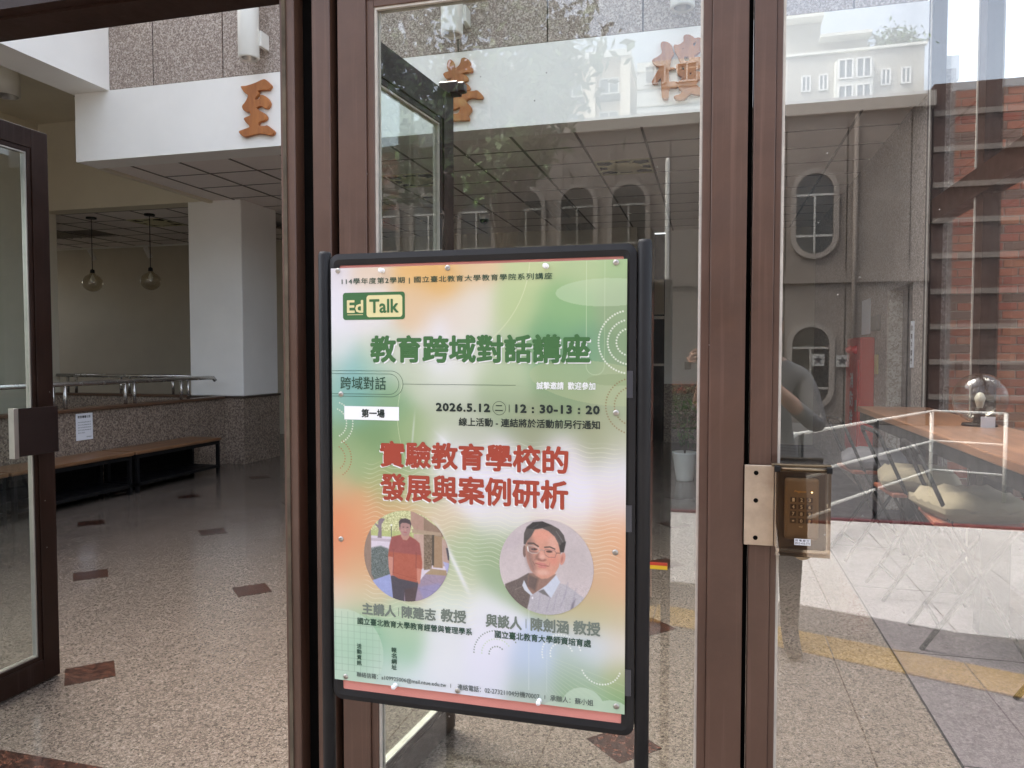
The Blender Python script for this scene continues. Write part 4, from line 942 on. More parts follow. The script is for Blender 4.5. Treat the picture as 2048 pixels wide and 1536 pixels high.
    return np.clip(C, 0, 255)
def srgb2lin(a):
    a = a / 255.0; return np.where(a <= 0.04045, a / 12.92, ((a + 0.055) / 1.055) ** 2.4)
def printed(name, x0, x1, z0, z1, nx, nz, colours, y, mat, parent, keep=None, gain=0.82):
    us = np.linspace(0, 1, nx); vs = np.linspace(0, 1, nz); U, V = np.meshgrid(us, vs)
    C = srgb2lin(colours(U, V)) * gain
    X = x0 + U * (x1 - x0); Z = z1 - V * (z1 - z0)
    Yv = np.full(X.shape, y) if not callable(y) else y(U, V)
    co = np.stack([X, Yv, Z], -1).reshape(-1, 3).astype('f')
    i = np.arange(nx * nz).reshape(nz, nx)
    q = np.stack([i[:-1, :-1], i[1:, :-1], i[1:, 1:], i[:-1, 1:]], -1).reshape(-1, 4)
    if keep is not None:
        uu = (U[:-1, :-1] + U[1:, 1:]) / 2; vv = (V[:-1, :-1] + V[1:, 1:]) / 2; q = q[keep(uu, vv).reshape(-1)]
    me = bpy.data.meshes.new(name); me.vertices.add(len(co)); me.vertices.foreach_set('co', co.ravel())
    me.loops.add(q.size); me.loops.foreach_set('vertex_index', q.ravel().astype('i'))
    me.polygons.add(len(q)); me.polygons.foreach_set('loop_start', np.arange(0, q.size, 4, dtype='i')); me.polygons.foreach_set('loop_total', np.full(len(q), 4, 'i'))
    me.update(); ca = me.color_attributes.new('Col', 'FLOAT_COLOR', 'POINT')
    ca.data.foreach_set('color', np.concatenate([C.reshape(-1, 3), np.ones((nx * nz, 1))], 1).astype('f').ravel())
    for p in me.polygons: p.use_smooth = True
    return link(name, me, mat, parent)
PRINT = vcol('glossy_poster_print', 0.3, 0.5, 0.35)
sheet = printed('sheet', PX0, PX1, PZ0, PZ1, 560, 800, poster_colours, YB - 0.002, PRINT, po)
# lettering helpers: the sheet runs left/top = (PX0, PZ1); coordinates below in millimetres from its top left corner
def PT(s, x0, z0, x1, z1, mat, heavy=0, d=0.0007, **kw):
    me = text_mesh(s, (PX0 + x0 / 1000, PZ1 - z1 / 1000, PX0 + x1 / 1000, PZ1 - z0 / 1000), lambda x, z, L: (x, YB - 0.002 - d - L, z), heavy, **kw)
    return link('lettering', me, mat, po)
def outline(pts, wd, mat, d=0.0005, closed=True, name='drawn_line'):
    m = MB(); P_ = [Vector((PX0 + x / 1000, 0, PZ1 - z / 1000)) for x, z in pts]; n_ = len(P_)
    for i in range(n_ if closed else n_ - 1):
        a, b = P_[i], P_[(i + 1) % n_]; t_ = (b - a); 
        if t_.length < 1e-6: continue
        t_.normalize(); nn = Vector((-t_.z, 0, t_.x)) * wd / 2000
        m.quad(*[(v.x, YB - 0.002 - d - 0.00001 * (i % 2), v.z) for v in (a - nn, b - nn, b + nn, a + nn)])
    return obj(name, m, mat, po)
def filled(pts, mat, d=0.0004, name='printed_shape'):
    m = MB(); m.quad(*[(PX0 + x / 1000, YB - 0.002 - d, PZ1 - z / 1000) for x, z in pts]); return obj(name, m, mat, po)
PT('114學年度第2學期 | 國立臺北教育大學教育學院系列講座', 24.5, 21, 460.5, 35, DGREEN, 0.0001, spacing=1.12)
def rrect(x0, z0, x1, z1, r, mat, d):
    m = MB(); y = YB - 0.002 - d
    m.bm.faces.new([m.bm.verts.new((PX0 + a / 1000, y, PZ1 - b / 1000)) for a, b in rounded(x0, x1, z0, z1, r)]); return obj('logo_plate', m, mat, po)
rrect(26.5, 50, 162, 105, 6, LOGOG, 0.0004); rrect(79, 56, 156.5, 100, 6, LOGOC, 0.0006)
PT('Ed', 36.5, 66, 71, 90, LOGOC, 0.0009, 0.0008); PT('Talk', 86, 65, 148, 91, LOGOG, 0.0009, 0.0009)
filled([(36.5, 95.2), (36.5, 94), (71, 94), (71, 95.2)], LOGOC, 0.0008, 'underline')
PT('教育跨域對話講座', 91.5, 141.5, 533.5, 192.5, WHINK, 0.0011, 0.0004)
PT('教育跨域對話講座', 88.5, 138.5, 531, 189.5, TGREEN, 0.0021, 0.0010)
PT('跨域對話', 19.5, 220, 120, 246, DGREEN, 0.0002)
def pill(x1, z0, z1, wd):
    r = (z1 - z0) / 2; pts = [(0.5, z0)] + [(x1 - r + r * math.sin(a), (z0 + z1) / 2 - r * math.cos(a)) for a in [math.pi * i / 18 for i in range(19)]] + [(0.5, z1)]
    outline(pts, wd, DGREEN, 0.0005, False, 'pill_outline')
pill(157, 208, 260, 0.8); pill(148, 214, 255, 0.8)
filled([(157, 234.3), (157, 233.6), (389.5, 233.6), (389.5, 234.3)], DGREEN, 0.0005, 'ruled_line')
PT('誠摯邀請  歡迎參加', 430.5, 227, 542.5, 241, WHINK, 0.0003)
PT('2026.5.12', 227.5, 271, 337.5, 286, DKINK, 0.0010, spacing=1.1); PT('12 : 30-13 : 20', 389.5, 271, 550.5, 286, DKINK, 0.0010, spacing=1.1)
outline([(356.5 + 13 * math.cos(a), 278.5 + 13 * math.sin(a)) for a in [2 * math.pi * i / 36 for i in range(36)]], 0.8, DKINK, 0.0005, True, 'drawn_circle')
PT('二', 348.5, 273, 363.5, 283.5, DKINK, 0.0002); filled([(375.9, 286), (375.9, 271), (377.1, 271), (377.1, 286)], DKINK, 0.0005, 'divider')
PT('線上活動 - 連結將於活動前另行通知', 274.5, 298.5, 551.5, 314.5, DKINK, 0.00035)
filled([(27.5, 307.5), (27.5, 280), (148, 280), (148, 307.5)], WHINK, 0.0004, 'white_box')
PT('第一場', 66.5, 285.5, 116.5, 302, DKINK, 0.0006)
for s_, a, b in (('實驗教育學校的', 350, 400), ('發展與案例研析', 415, 467.5)):
    PT(s_, 105.5, a + 3.0, 487.5, b + 3.0, WHINK, 0.0009, 0.0003); PT(s_, 108, a, 490.5, b, REDINK, 0.0019, 0.0008)
PT('主講人', 64.5, 683.5, 138, 707, LTINK, 0.0009); PT('陳建志', 152, 683, 224, 706.5, LTINK, 0.0009); PT('教授', 236, 681, 287.5, 706, LTINK, 0.0009)
filled([(144, 704), (144, 687), (145.2, 687), (145.2, 704)], LTINK, 0.0005, 'divider')
PT('國立臺北教育大學教育經營與管理學系', 53.5, 715, 300.5, 729, DGREEN, 0.0003)
PT('與談人', 329.5, 683, 401, 708, LTINK, 0.0009); PT('陳劍涵', 420, 682, 493, 707, LTINK, 0.0009); PT('教授', 503, 680, 553.5, 705.5, LTINK, 0.0009)
filled([(409.5, 704), (409.5, 686), (410.7, 686), (410.7, 704)], LTINK, 0.0005, 'divider')
PT('國立臺北教育大學師資培育處', 347.5, 714, 536.5, 728.5, DGREEN, 0.0003)
for i, c_ in enumerate('活動資訊'): PT(c_, 51.5, 770 + i * 11.6, 61.5, 779.6 + i * 11.6, DGREEN, 0.0003)
for i, c_ in enumerate('報名網址'): PT(c_, 128.5, 770 + i * 11.8, 139.5, 780 + i * 11.8, DGREEN, 0.0003)
PT('聯絡信箱：a109925006@mail.ntue.edu.tw', 50.5, 829, 246, 841, GREYINK, 0.0001); PT('連絡電話：02-27321104分機70007', 270, 829, 437, 841, GREYINK, 0.0001); PT('承辦人：蘇小姐', 458, 829, 541.5, 841, GREYINK, 0.0001)
for x in (255, 447): filled([(x, 839), (x, 831), (x + 1.2, 831), (x + 1.2, 839)], GREYINK, 0.0005, 'divider')

# printed portraits
def polyd(X, Y, pts):
    """signed distance to polygon, negative inside"""
    P_ = np.array(pts, float); d = np.full(X.shape, 1e9); ins = np.zeros(X.shape, bool); n_ = len(P_)
    for i in range(n_):
        a, b = P_[i], P_[(i + 1) % n_]; e = b - a; L = (e ** 2).sum() + 1e-9
        t_ = np.clip(((X - a[0]) * e[0] + (Y - a[1]) * e[1]) / L, 0, 1)
        d = np.minimum(d, np.hypot(X - a[0] - t_ * e[0], Y - a[1] - t_ * e[1]))
        c_ = ((a[1] > Y) != (b[1] > Y)) & (X < (b[0] - a[0]) * (Y - a[1]) / (b[1] - a[1] + 1e-9) + a[0]); ins ^= c_
    return np.where(ins, -d, d)
class Paint:
    def __init__(s, X, Y): s.X, s.Y = X, Y; s.C = np.zeros(X.shape + (3,)); s.r = np.random.default_rng(3)
    def over(s, m, col, a=1.0): m = np.clip(m, 0, 1)[..., None] * a; s.C = s.C * (1 - m) + np.array(col, float) * m
    def poly(s, pts, col, soft=6, a=1.0): s.over(0.5 - polyd(s.X, s.Y, pts) / soft, col, a)
    def ell(s, cx, cy_, rx, ry, col, soft=0.15, a=1.0, rot=0):
        c_, n_ = math.cos(R(rot)), math.sin(R(rot)); dx, dy = s.X - cx, s.Y - cy_; u, v = (dx * c_ + dy * n_) / rx, (-dx * n_ + dy * c_) / ry
        s.over((1 - np.hypot(u, v)) / soft + 0.5, col, a)
    def ln(s, pts, wd, col, a=1.0):
        d = np.full(s.X.shape, 1e9)
        for p, q in zip(pts[:-1], pts[1:]):
            p, q = np.array(p, float), np.array(q, float); e = q - p; t_ = np.clip(((s.X - p[0]) * e[0] + (s.Y - p[1]) * e[1]) / (e ** 2).sum(), 0, 1)
            d = np.minimum(d, np.hypot(s.X - p[0] - t_ * e[0], s.Y - p[1] - t_ * e[1]))
        s.over((wd / 2 - d) / 5 + 0.5, col, a)
    def speckle(s, m, amt, block=1):
        h_, w_ = s.X.shape; n_ = s.r.normal(size=(h_ // block + 1, w_ // block + 1)); n_ = np.kron(n_, np.ones((block, block)))[:h_, :w_]; s.C = s.C + (np.clip(m, 0, 1) * n_ * amt)[..., None]
def finish(C, r_, base=0.05):
    for _ in range(2):
        Cp = np.pad(C, ((1, 1), (1, 1), (0, 0)), 'edge'); C = (Cp[:-2, 1:-1] + Cp[2:, 1:-1] + Cp[1:-1, :-2] + Cp[1:-1, 2:] + 2 * C) / 6
    h_, w_ = C.shape[:2]
    for b_, a_ in ((2, 2.5), (5, 2.0), (14, 2.0)):
        n_ = r_.normal(size=(h_ // b_ + 2, w_ // b_ + 2)); yy = np.linspace(0, h_ / b_, h_); xx = np.linspace(0, w_ / b_, w_); y0 = yy.astype(int); x0 = xx.astype(int); fy = (yy - y0)[:, None]; fx = (xx - x0)[None]
        y0 = np.minimum(y0, n_.shape[0] - 2); x0 = np.minimum(x0, n_.shape[1] - 2)
        v = n_[y0][:, x0] * (1 - fy) * (1 - fx) + n_[y0 + 1][:, x0] * fy * (1 - fx) + n_[y0][:, x0 + 1] * (1 - fy) * fx + n_[y0 + 1][:, x0 + 1] * fy * fx
        C = C + v[..., None] * a_
    return np.clip(C * (1 - base) + 235 * base, 0, 255)
def portrait_a(U, V):
    p = Paint(716 + 645 * (U * 2 - 1), 790 + 690 * (V * 2 - 1)); X, Y = p.X, p.Y
    p.C[:] = (206, 206, 150)
    bgm = (Y < 520) * 1.0; p.speckle(bgm, 22, 3); p.speckle(bgm, 14, 1)
    p.over((Y > 420) & (Y < 520), (176, 190, 110), .6); p.over((Y > 510) * 1.0, (226, 214, 226)); p.over((Y > 545) & (Y < 590), (170, 150, 160), .5)
    p.poly([(180, 700), (330, 660), (460, 700), (480, 1100), (230, 1200), (160, 1150)], (92, 104, 102), 30); p.speckle((X < 480) & (Y > 690) & (Y < 1150), 24, 2)
    p.poly([(280, 540), (300, 400), (230, 320), (210, 300), (290, 340), (300, 230), (400, 240), (345, 330), (345, 540)], (136, 118, 128), 10)
    p.ln([(495, 330), (495, 520)], 12, (96, 100, 86)); p.ell(495, 330, 16, 16, (250, 250, 240))
    p.poly([(0, 0), (180, 330), (180, 1100), (250, 1240), (0, 1240)], (148, 122, 106), 8)
    p.poly([(790, 90), (985, 180), (985, 400), (870, 410), (790, 300)], (180, 142, 124), 8)
    p.poly([(985, 180), (1270, 380), (1270, 470), (985, 430)], (146, 118, 98), 8); p.poly([(810, 370), (1240, 400), (1240, 450), (810, 430)], (176, 152, 126), 12)
    p.poly([(830, 440), (990, 440), (990, 960), (860, 960)], (196, 164, 148), 8); p.poly([(985, 440), (1115, 440), (1100, 960), (985, 980)], (122, 102, 82), 8); p.speckle((X > 985) & (X < 1110) & (Y > 440) & (Y < 980), 16, 4)
    p.poly([(1140, 450), (1260, 470), (1265, 930), (1120, 930)], (164, 132, 100), 8); p.poly([(1110, 440), (1140, 440), (1135, 900), (1105, 900)], (66, 56, 46), 6)
    p.poly([(1262, 470), (1400, 600), (1400, 900), (1270, 900)], (188, 156, 142), 8); p.poly([(1310, 620), (1400, 620), (1400, 830), (1340, 800)], (80, 76, 84), 8)
    p.poly([(200, 1200), (480, 1080), (700, 1150), (900, 1180), (1010, 1030), (1400, 990), (1400, 1600), (200, 1600)], (158, 138, 158), 8)
    p.poly([(200, 1200), (480, 1080), (520, 1480), (200, 1500)], (156, 166, 216), 10); p.poly([(1270, 830), (1400, 860), (1400, 990), (1320, 980)], (176, 174, 214), 8)
    p.poly([(1000, 1040), (1100, 950), (1320, 960), (1320, 1040)], (168, 142, 108), 8); p.poly([(900, 1250), (1200, 1160), (1330, 1240), (1000, 1480)], (146, 142, 190), 40, .7)
    p.ln([(960, 1090), (1250, 1210)], 5, (120, 104, 124), .6); p.ln([(880, 1260), (1180, 1300)], 5, (120, 110, 140), .6)
    p.poly([(480, 1100), (900, 1160), (890, 1250), (840, 1500), (705, 1500), (690, 1340), (680, 1500), (520, 1500)], (62, 58, 72), 8); p.poly([(690, 1300), (880, 1240), (845, 1500), (705, 1500)], (74, 54, 58), 30, .8)
    p.poly([(440, 800), (520, 800), (505, 1100), (480, 1115), (450, 980)], (206, 136, 118), 10); p.poly([(880, 950), (955, 940), (925, 1190), (900, 1200), (870, 1130)], (206, 130, 108), 10)
    p.poly([(640, 470), (500, 510), (465, 650), (440, 810), (520, 820), (505, 1090), (600, 1140), (880, 1180), (880, 960), (955, 970), (960, 860), (920, 580), (860, 530), (770, 480), (730, 545), (670, 540)], (176, 84, 62), 10)
    p.over((0.5 - polyd(X, Y, [(640, 470), (500, 510), (465, 650), (455, 740), (950, 760), (920, 580), (860, 530), (770, 480), (730, 545), (670, 540)]) / 24), (148, 72, 72), .85)  # maroon upper half: gloss reflection on the poster painted into the print
    p.ln([(525, 700), (520, 1060)], 14, (130, 62, 60), .6); p.ln([(870, 720), (866, 960)], 14, (130, 60, 50), .7); p.ln([(505, 1050), (880, 1130)], 8, (140, 62, 48), .6)
    p.poly([(640, 450), (770, 450), (765, 500), (730, 545), (670, 540), (640, 490)], (190, 140, 122), 10)
    p.ell(706, 370, 82, 112, (176, 132, 126), .12); p.poly([(615, 370), (610, 270), (640, 228), (710, 212), (780, 236), (797, 290), (790, 360), (775, 300), (720, 284), (660, 286), (634, 310), (630, 380)], (68, 54, 60), 9)
    p.ell(678, 350, 14, 6, (70, 50, 52), .4); p.ell(740, 350, 14, 6, (70, 50, 52), .4); p.ell(710, 390, 14, 18, (200, 150, 138), .5, .7); p.ell(706, 428, 26, 8, (176, 96, 96), .5)
    p.ell(660, 400, 24, 16, (206, 150, 140), .8, .5); p.ell(620, 375, 10, 24, (170, 120, 112), .3)
    return finish(p.C, p.r)
def portrait_b(U, V):
    p = Paint(750 + 685 * (U * 2 - 1), 758 + 690 * (V * 2 - 1)); X, Y = p.X, p.Y
    p.C[:] = (204, 190, 190); p.over(np.clip((Y - 200) / 1400, 0, 1), (214, 198, 196), .7); p.ell(1150, 640, 320, 260, (190, 178, 176), .9, .5, 20); p.ell(250, 420, 200, 90, (196, 180, 184), .9, .6, -30)
    # shirt
    p.poly([(150, 1050), (340, 960), (500, 860), (560, 1180), (480, 1360), (470, 1500), (150, 1400)], (98, 84, 80), 12); p.ln([(300, 1120), (420, 1060)], 8, (160, 146, 138), .7)
    p.poly([(520, 1180), (700, 1080), (930, 980), (1040, 990), (1300, 1160), (1400, 1500), (470, 1500)], (186, 180, 186), 12)
    for x_, z_, L in ((760, 1400, -60), (860, 1380, -50), (1130, 1280, -60), (960, 1330, -90), (640, 1380, -30), (1010, 1200, -60)): p.ln([(x_, z_), (x_ - L, z_ - 240)], 22, (158, 152, 166), .4)
    p.speckle((Y > 980) * 1.0, 7, 2)
    p.poly([(1100, 1370), (1130, 1260), (1180, 1180), (1150, 1330)], (120, 112, 124), 20, .8)
    # neck
    p.poly([(510, 860), (900, 850), (860, 960), (560, 1170), (480, 1080), (490, 900)], (150, 112, 98), 14); p.poly([(500, 880), (640, 930), (600, 1120), (480, 1060)], (86, 70, 66), 40, .8)
    # collar
    p.poly([(430, 970), (490, 1090), (560, 1175), (535, 1190), (440, 1120), (405, 1050)], (214, 218, 226), 8)
    p.poly([(900, 860), (960, 960), (830, 1200), (700, 1080), (560, 1175), (760, 1020)], (206, 212, 226), 8); p.poly([(720, 1080), (810, 1190), (700, 1150), (640, 1120)], (110, 106, 106), 14)
    p.ln([(520, 1190), (480, 1380)], 7, (110, 100, 100)); p.ell(556, 1222, 12, 14, (244, 242, 248), .3)
    # ears and face
    p.ell(438, 550, 24, 86, (112, 84, 76), .2); p.ell(992, 620, 38, 92, (214, 148, 130), .2, 1, 12); p.ell(985, 630, 16, 50, (176, 104, 88), .5, .6, 12)
    p.poly([(455, 420), (500, 260), (600, 210), (760, 215), (880, 300), (960, 450), (965, 600), (940, 740), (880, 850), (780, 920), (690, 935), (600, 890), (530, 820), (480, 700), (455, 580)], (216, 150, 126), 14)
    p.poly([(455, 420), (520, 300), (570, 420), (560, 600), (600, 760), (600, 880), (530, 820), (480, 700), (455, 580)], (136, 104, 96), 90, .8)
    p.ell(720, 300, 150, 80, (234, 156, 132), .9, .7); p.ell(850, 420, 70, 120, (232, 176, 156), .9, .6); p.ell(860, 650, 70, 70, (226, 140, 118), .9, .7); p.ell(700, 840, 100, 40, (232, 184, 166), .9, .6)
    # hair
    p.poly([(425, 440), (430, 290), (470, 190), (560, 120), (700, 100), (830, 140), (940, 195), (1010, 280), (1040, 390), (1010, 520), (960, 530), (930, 400), (880, 310), (790, 235), (700, 200), (590, 225), (540, 320), (480, 390), (450, 450)], (72, 66, 64), 10)
    p.poly([(470, 215), (560, 120), (700, 100), (830, 150), (700, 190), (590, 215)], (34, 32, 36), 10); p.poly([(1010, 370), (1040, 370), (1010, 525), (960, 530), (945, 430)], (38, 34, 34), 14)
    p.ln([(900, 230), (1000, 380)], 16, (128, 124, 122), .5); p.ln([(640, 150), (560, 200)], 8, (90, 90, 96), .6); p.ln([(880, 290), (960, 420)], 12, (110, 104, 102), .5)
    # brows, eyes, glasses
    p.ln([(490, 430), (570, 425), (640, 465)], 22, (76, 58, 54)); p.ln([(735, 472), (810, 462), (880, 488)], 20, (86, 64, 58))
    p.ell(580, 510, 46, 17, (66, 44, 42), .4); p.ell(800, 530, 46, 16, (80, 50, 46), .4); p.ell(565, 508, 10, 7, (170, 150, 150), .5, .6); p.ell(575, 552, 60, 14, (118, 84, 80), .8, .6)
    g_ = [(475, 468), (560, 462), (645, 490), (660, 530), (625, 568), (540, 570), (490, 545), (475, 468)]; p.ln(g_, 9, (196, 188, 182)); p.ln([(484, 480), (492, 540)], 14, (240, 240, 240))
    g2 = [(725, 520), (760, 500), (880, 512), (905, 545), (885, 608), (790, 612), (740, 580), (725, 520)]; p.ln(g2, 7, (136, 96, 90)); p.ln([(655, 525), (690, 508), (725, 525)], 8, (170, 150, 144)); p.ln([(905, 545), (965, 540)], 9, (90, 60, 54)); p.ln([(452, 465), (480, 475)], 8, (190, 170, 120))
    # nose, mouth
    p.ell(690, 590, 50, 60, (226, 164, 144), .6, .7); p.ell(690, 655, 66, 24, (130, 78, 70), .6, .7); p.ell(700, 620, 40, 36, (232, 176, 156), .7, .8); p.poly([(600, 600), (650, 560), (640, 660), (590, 660)], (112, 78, 72), 40, .7)
    p.ln([(600, 715), (690, 738), (790, 742)], 10, (130, 66, 62)); p.ell(690, 718, 76, 18, (196, 110, 106), .5, .7, 6); p.ell(700, 760, 66, 18, (206, 122, 114), .5, .8, 4); p.ln([(560, 690), (590, 740)], 10, (96, 66, 60), .6); p.ln([(810, 690), (800, 750)], 9, (176, 110, 96), .6)
    return finish(p.C, p.r)
disc = lambda u, v: np.hypot(u - .5, v - .5) < .5
for nm, fn, cx, cz in (('portrait_print', portrait_a, 161.5, 580.5), ('portrait_print', portrait_b, 449, 581.5)):
    q = printed(nm, PX0 + (cx - 92) / 1000, PX0 + (cx + 92) / 1000, PZ1 - (cz + 92) / 1000, PZ1 - (cz - 92) / 1000, 330, 330, fn, YB - 0.0026, PRINT, po, disc)
    q['label'] = 'round printed portrait of a person in a rust red sweater' if fn is portrait_a else 'round printed portrait of a person in glasses and a pale shirt'
# pins
def pin(x, z, white, label):
    X_, Z_ = PX0 + x / 1000, PZ1 - z / 1000; y = YB - 0.003
    t = thing('push_pin' if white else 'thumb_tack', label, 'pin', (X_, y, Z_), 'white push pins on the poster' if white else 'metal tacks round the poster')
    m = MB(); prof = [(0, 0.012), (0.0045, 0.012), (0.005, 0.0105), (0.003, 0.009), (0.0028, 0.003), (0.0052, 0.001), (0.0052, 0)] if white else [(0, 0.0022), (0.003, 0.0018), (0.0052, 0.0006), (0.0056, 0)]
    m.lathe(prof, n=18)
    for v in m.bm.verts: v.co = Vector((X_ + v.co.x, y - v.co.z, Z_ + v.co.y))
    obj('head', m, WHPIN if white else ALU, t, True)
    if not white:
        m = MB().lathe([(0.0026, 0.0024), (0.0026, 0.0016), (0.0016, 0.0016), (0.0016, 0.0024)], n=12)
        for v in m.bm.verts: v.co = Vector((X_ + v.co.x, y - v.co.z, Z_ + v.co.y))
        obj('stamped_ring', m, plain('brass_mark', (120, 84, 50), 0.4) if 'brass_mark' not in MATS else MATS['brass_mark'], t)
WHPIN = plain('white_pin_plastic', (240, 240, 240), 0.25)
for x, z, l in ((16, 5, 'metal tack in the top left corner of the poster'), (252, 6, 'metal tack at the middle of the poster top edge'), (580, 6, 'metal tack in the top right corner of the poster'), (20.5, 256, 'metal tack on the left edge below the green pill heading'),
                (17.5, 555, 'metal tack on the left edge level with the first portrait'), (581.5, 544, 'metal tack on the right edge level with the second portrait'), (581.5, 283, 'metal tack at the right end of the date line'), (25.5, 842, 'metal tack in the bottom left corner of the poster'),
                (270, 843, 'metal tack on the phone number line at the bottom'), (585, 836, 'metal tack in the bottom right corner of the poster')): pin(x, z, False, l)
for x, z, l in ((115, 8, 'white push pin on the top edge left of centre'), (449, 9, 'white push pin on the top edge right of centre'), (137, 847, 'white push pin on the bottom edge under the mail address'), (437, 843, 'white push pin on the bottom edge near the phone number')): pin(x, z, True, l)

# ------------------------------------------------------------------ photographer and things mirrored in the glass
def skin_body(name, verts, edges, radii, sub=2):
    me = bpy.data.meshes.new(name); me.from_pydata(verts, edges, []); o = bpy.data.objects.new(name, me); COL.objects.link(o)
    md_ = o.modifiers.new('s', 'SKIN'); 
    for i, r_ in enumerate(radii): me.skin_vertices[0].data[i].radius = (r_, r_) if not isinstance(r_, tuple) else r_
    me.skin_vertices[0].data[0].use_root = True
    o.modifiers.new('d', 'SUBSURF').levels = sub; o.modifiers['d'].render_levels = sub
    dg = bpy.context.evaluated_depsgraph_get(); out = bpy.data.meshes.new_from_object(o.evaluated_get(dg)); bpy.data.objects.remove(o)
    for p in out.polygons: p.use_smooth = True
    return out
def person():
    ox, oy = 0.27, -0.42
    t = thing('person', 'person in a grey shirt and dark trousers holding up a phone, mirrored in the glass', 'person', (ox, oy, 0))
    V = [(0, 0, .95), (0, .0, 1.1), (0, .01, 1.28), (0, .0, 1.42), (0, .02, 1.50), (0, .04, 1.56),
         (.10, 0, .90), (.125, .02, .50), (.13, -.02, .10), (.135, .08, .05), (.14, .17, .035),
         (-.10, 0, .90), (-.12, .03, .50), (-.13, -.01, .10), (-.135, .09, .05), (-.14, .18, .035),
         (.175, 0, 1.38), (.24, .10, 1.14), (.0, .30, 1.36), (-.05, .33, 1.41),
         (-.175, 0, 1.38), (-.33, .12, 1.18), (-.30, .32, 1.38), (-.285, .345, 1.43)]
    E_ = [(0, 1), (1, 2), (2, 3), (3, 4), (4, 5), (0, 6), (6, 7), (7, 8), (8, 9), (9, 10), (0, 11), (11, 12), (12, 13), (13, 14), (14, 15), (3, 16), (16, 17), (17, 18), (18, 19), (3, 20), (20, 21), (21, 22), (22, 23)]
    Rr = [(.15, .11), (.14, .10), (.155, .11), (.13, .09), .055, .05, .095, .065, .045, .045, .04, .095, .065, .045, .045, .04, .065, .048, .032, .028, .065, .048, .032, .028]
    V = [(x + ox, y + oy, z) for x, y, z in V]
    me = skin_body('body', V, E_, Rr); me.materials.clear()
    for m_ in (SKIN, SHIRT, JEANS, BLACK): me.materials.append(m_)
    for p in me.polygons:
        c_ = p.center - Vector((ox, oy, 0))
        arm = c_.y > 0.22 and c_.z > 1.2
        p.material_index = 3 if c_.z < 0.085 else 2 if c_.z < 0.97 else 0 if (c_.z > 1.47 or arm) else 1
    link('body', me, None, t)
    # head with face
    hx, hy, hz = ox - 0.01, oy + .06, 1.64
    bm = bmesh.new(); bmesh.ops.create_icosphere(bm, subdivisions=4, radius=1)
    for v in bm.verts:
        x, y, z = v.co; w_ = 0.076 * (1 - 0.22 * max(0, -z) ** 1.5); yy = y * 0.095
        g = lambda a, b, c_, s_: math.exp(-((x - a) ** 2 + (z - b) ** 2) / s_ ** 2) * c_ if y > 0 else 0
        yy += g(0, -.12, .022, .16) + g(0, -.02, .012, .12) - g(.36, .05, .012, .18) - g(-.36, .05, .012, .18) + g(0, -.5, .006, .2) + g(0, -.82, .008, .25)
        v.co = Vector((hx + x * w_, hy + yy, hz + z * 0.118))
    me = bpy.data.meshes.new('head'); bm.to_mesh(me); bm.free(); [setattr(p, 'use_smooth', True) for p in me.polygons]; link('head', me, SKIN, t)
    for s_ in (-1, 1):
        e = obj('eye', MB().lathe([(0, .006), (.010, .003), (.013, 0)], (0, 0, 0), 12), BLACK, t, True)
        e.rotation_euler = (R(-90), 0, 0); e.location = Vector((hx + s_ * .029, hy + .082, hz + .008)) - t.location
        obj('ear', MB().box(hx + s_ * .078 - .007, hx + s_ * .078 + .007, hy - .02, hy + .015, hz - .035, hz + .03, .006, 2), SKIN, t, True)
    obj('mouth', MB().box(hx - .024, hx + .024, hy + .084, hy + .094, hz - .062, hz - .052, .004, 2), plain('lips', (160, 90, 84), .5), t)
    bm = bmesh.new(); bmesh.ops.create_icosphere(bm, subdivisions=4, radius=1)
    for v in list(bm.verts):
        if v.co.z < -0.1 - 0.0 and v.co.y > -0.3 or v.co.z < -0.55 or (v.co.y > 0.45 and v.co.z < 0.5): bm.verts.remove(v)
    for v in bm.verts: x, y, z = v.co; q = 1 + .03 * math.sin(20 * x) * math.cos(17 * y); v.co = Vector((hx + x * .084 * q, hy - .006 + y * .104 * q, hz + .006 + z * .128 * q))
    me = bpy.data.meshes.new('hair'); bm.to_mesh(me); bm.free(); [setattr(p, 'use_smooth', True) for p in me.polygons]; link('hair', me, HAIR, t)
    # hands gripping the phone sides
    for s_, hxx in ((1, -.03 + 0.06), (-1, -.03 - 0.03)):
        bx = -0.0 + s_ * .078
        Vh = [(bx + .012 * s_, -.075, 1.455), (bx + .008 * s_, -.065, 1.475)]; Eh = [(0, 1)]; Rh = [.024, .026]
        for f in range(4):
            k0 = len(Vh); z_ = 1.455 + f * .018; L = (.9, 1, .96, .8)[f]
            Vh += [(bx, -.055, z_ + .008), (bx - s_ * .004, -.040, z_ + .012), (bx - s_ * .024 * L, -.036, z_ + .012)]; Eh += [(1, k0), (k0, k0 + 1), (k0 + 1, k0 + 2)]; Rh += [.0095, .0085, .0075]
        k0 = len(Vh); Vh += [(bx - s_ * .01, -.078, 1.478), (bx - s_ * .028, -.074, 1.494)]; Eh += [(0, k0), (k0, k0 + 1)]; Rh += [.011, .009]
        me = skin_body('hand', Vh, Eh, Rh, 1); link('hand', me, SKIN, t)
    # forearms reach the hands
    tg = tag(obj('smartphone', MB().box(-.078, .078, -.058, -.050, 1.463, 1.537, .006, 2).box(-.012, .012, -.050, -.047, 1.488, 1.512, .001), plain('phone_black', (20, 20, 24), .2)), 'black phone held sideways by the photographer', 'phone')
person()

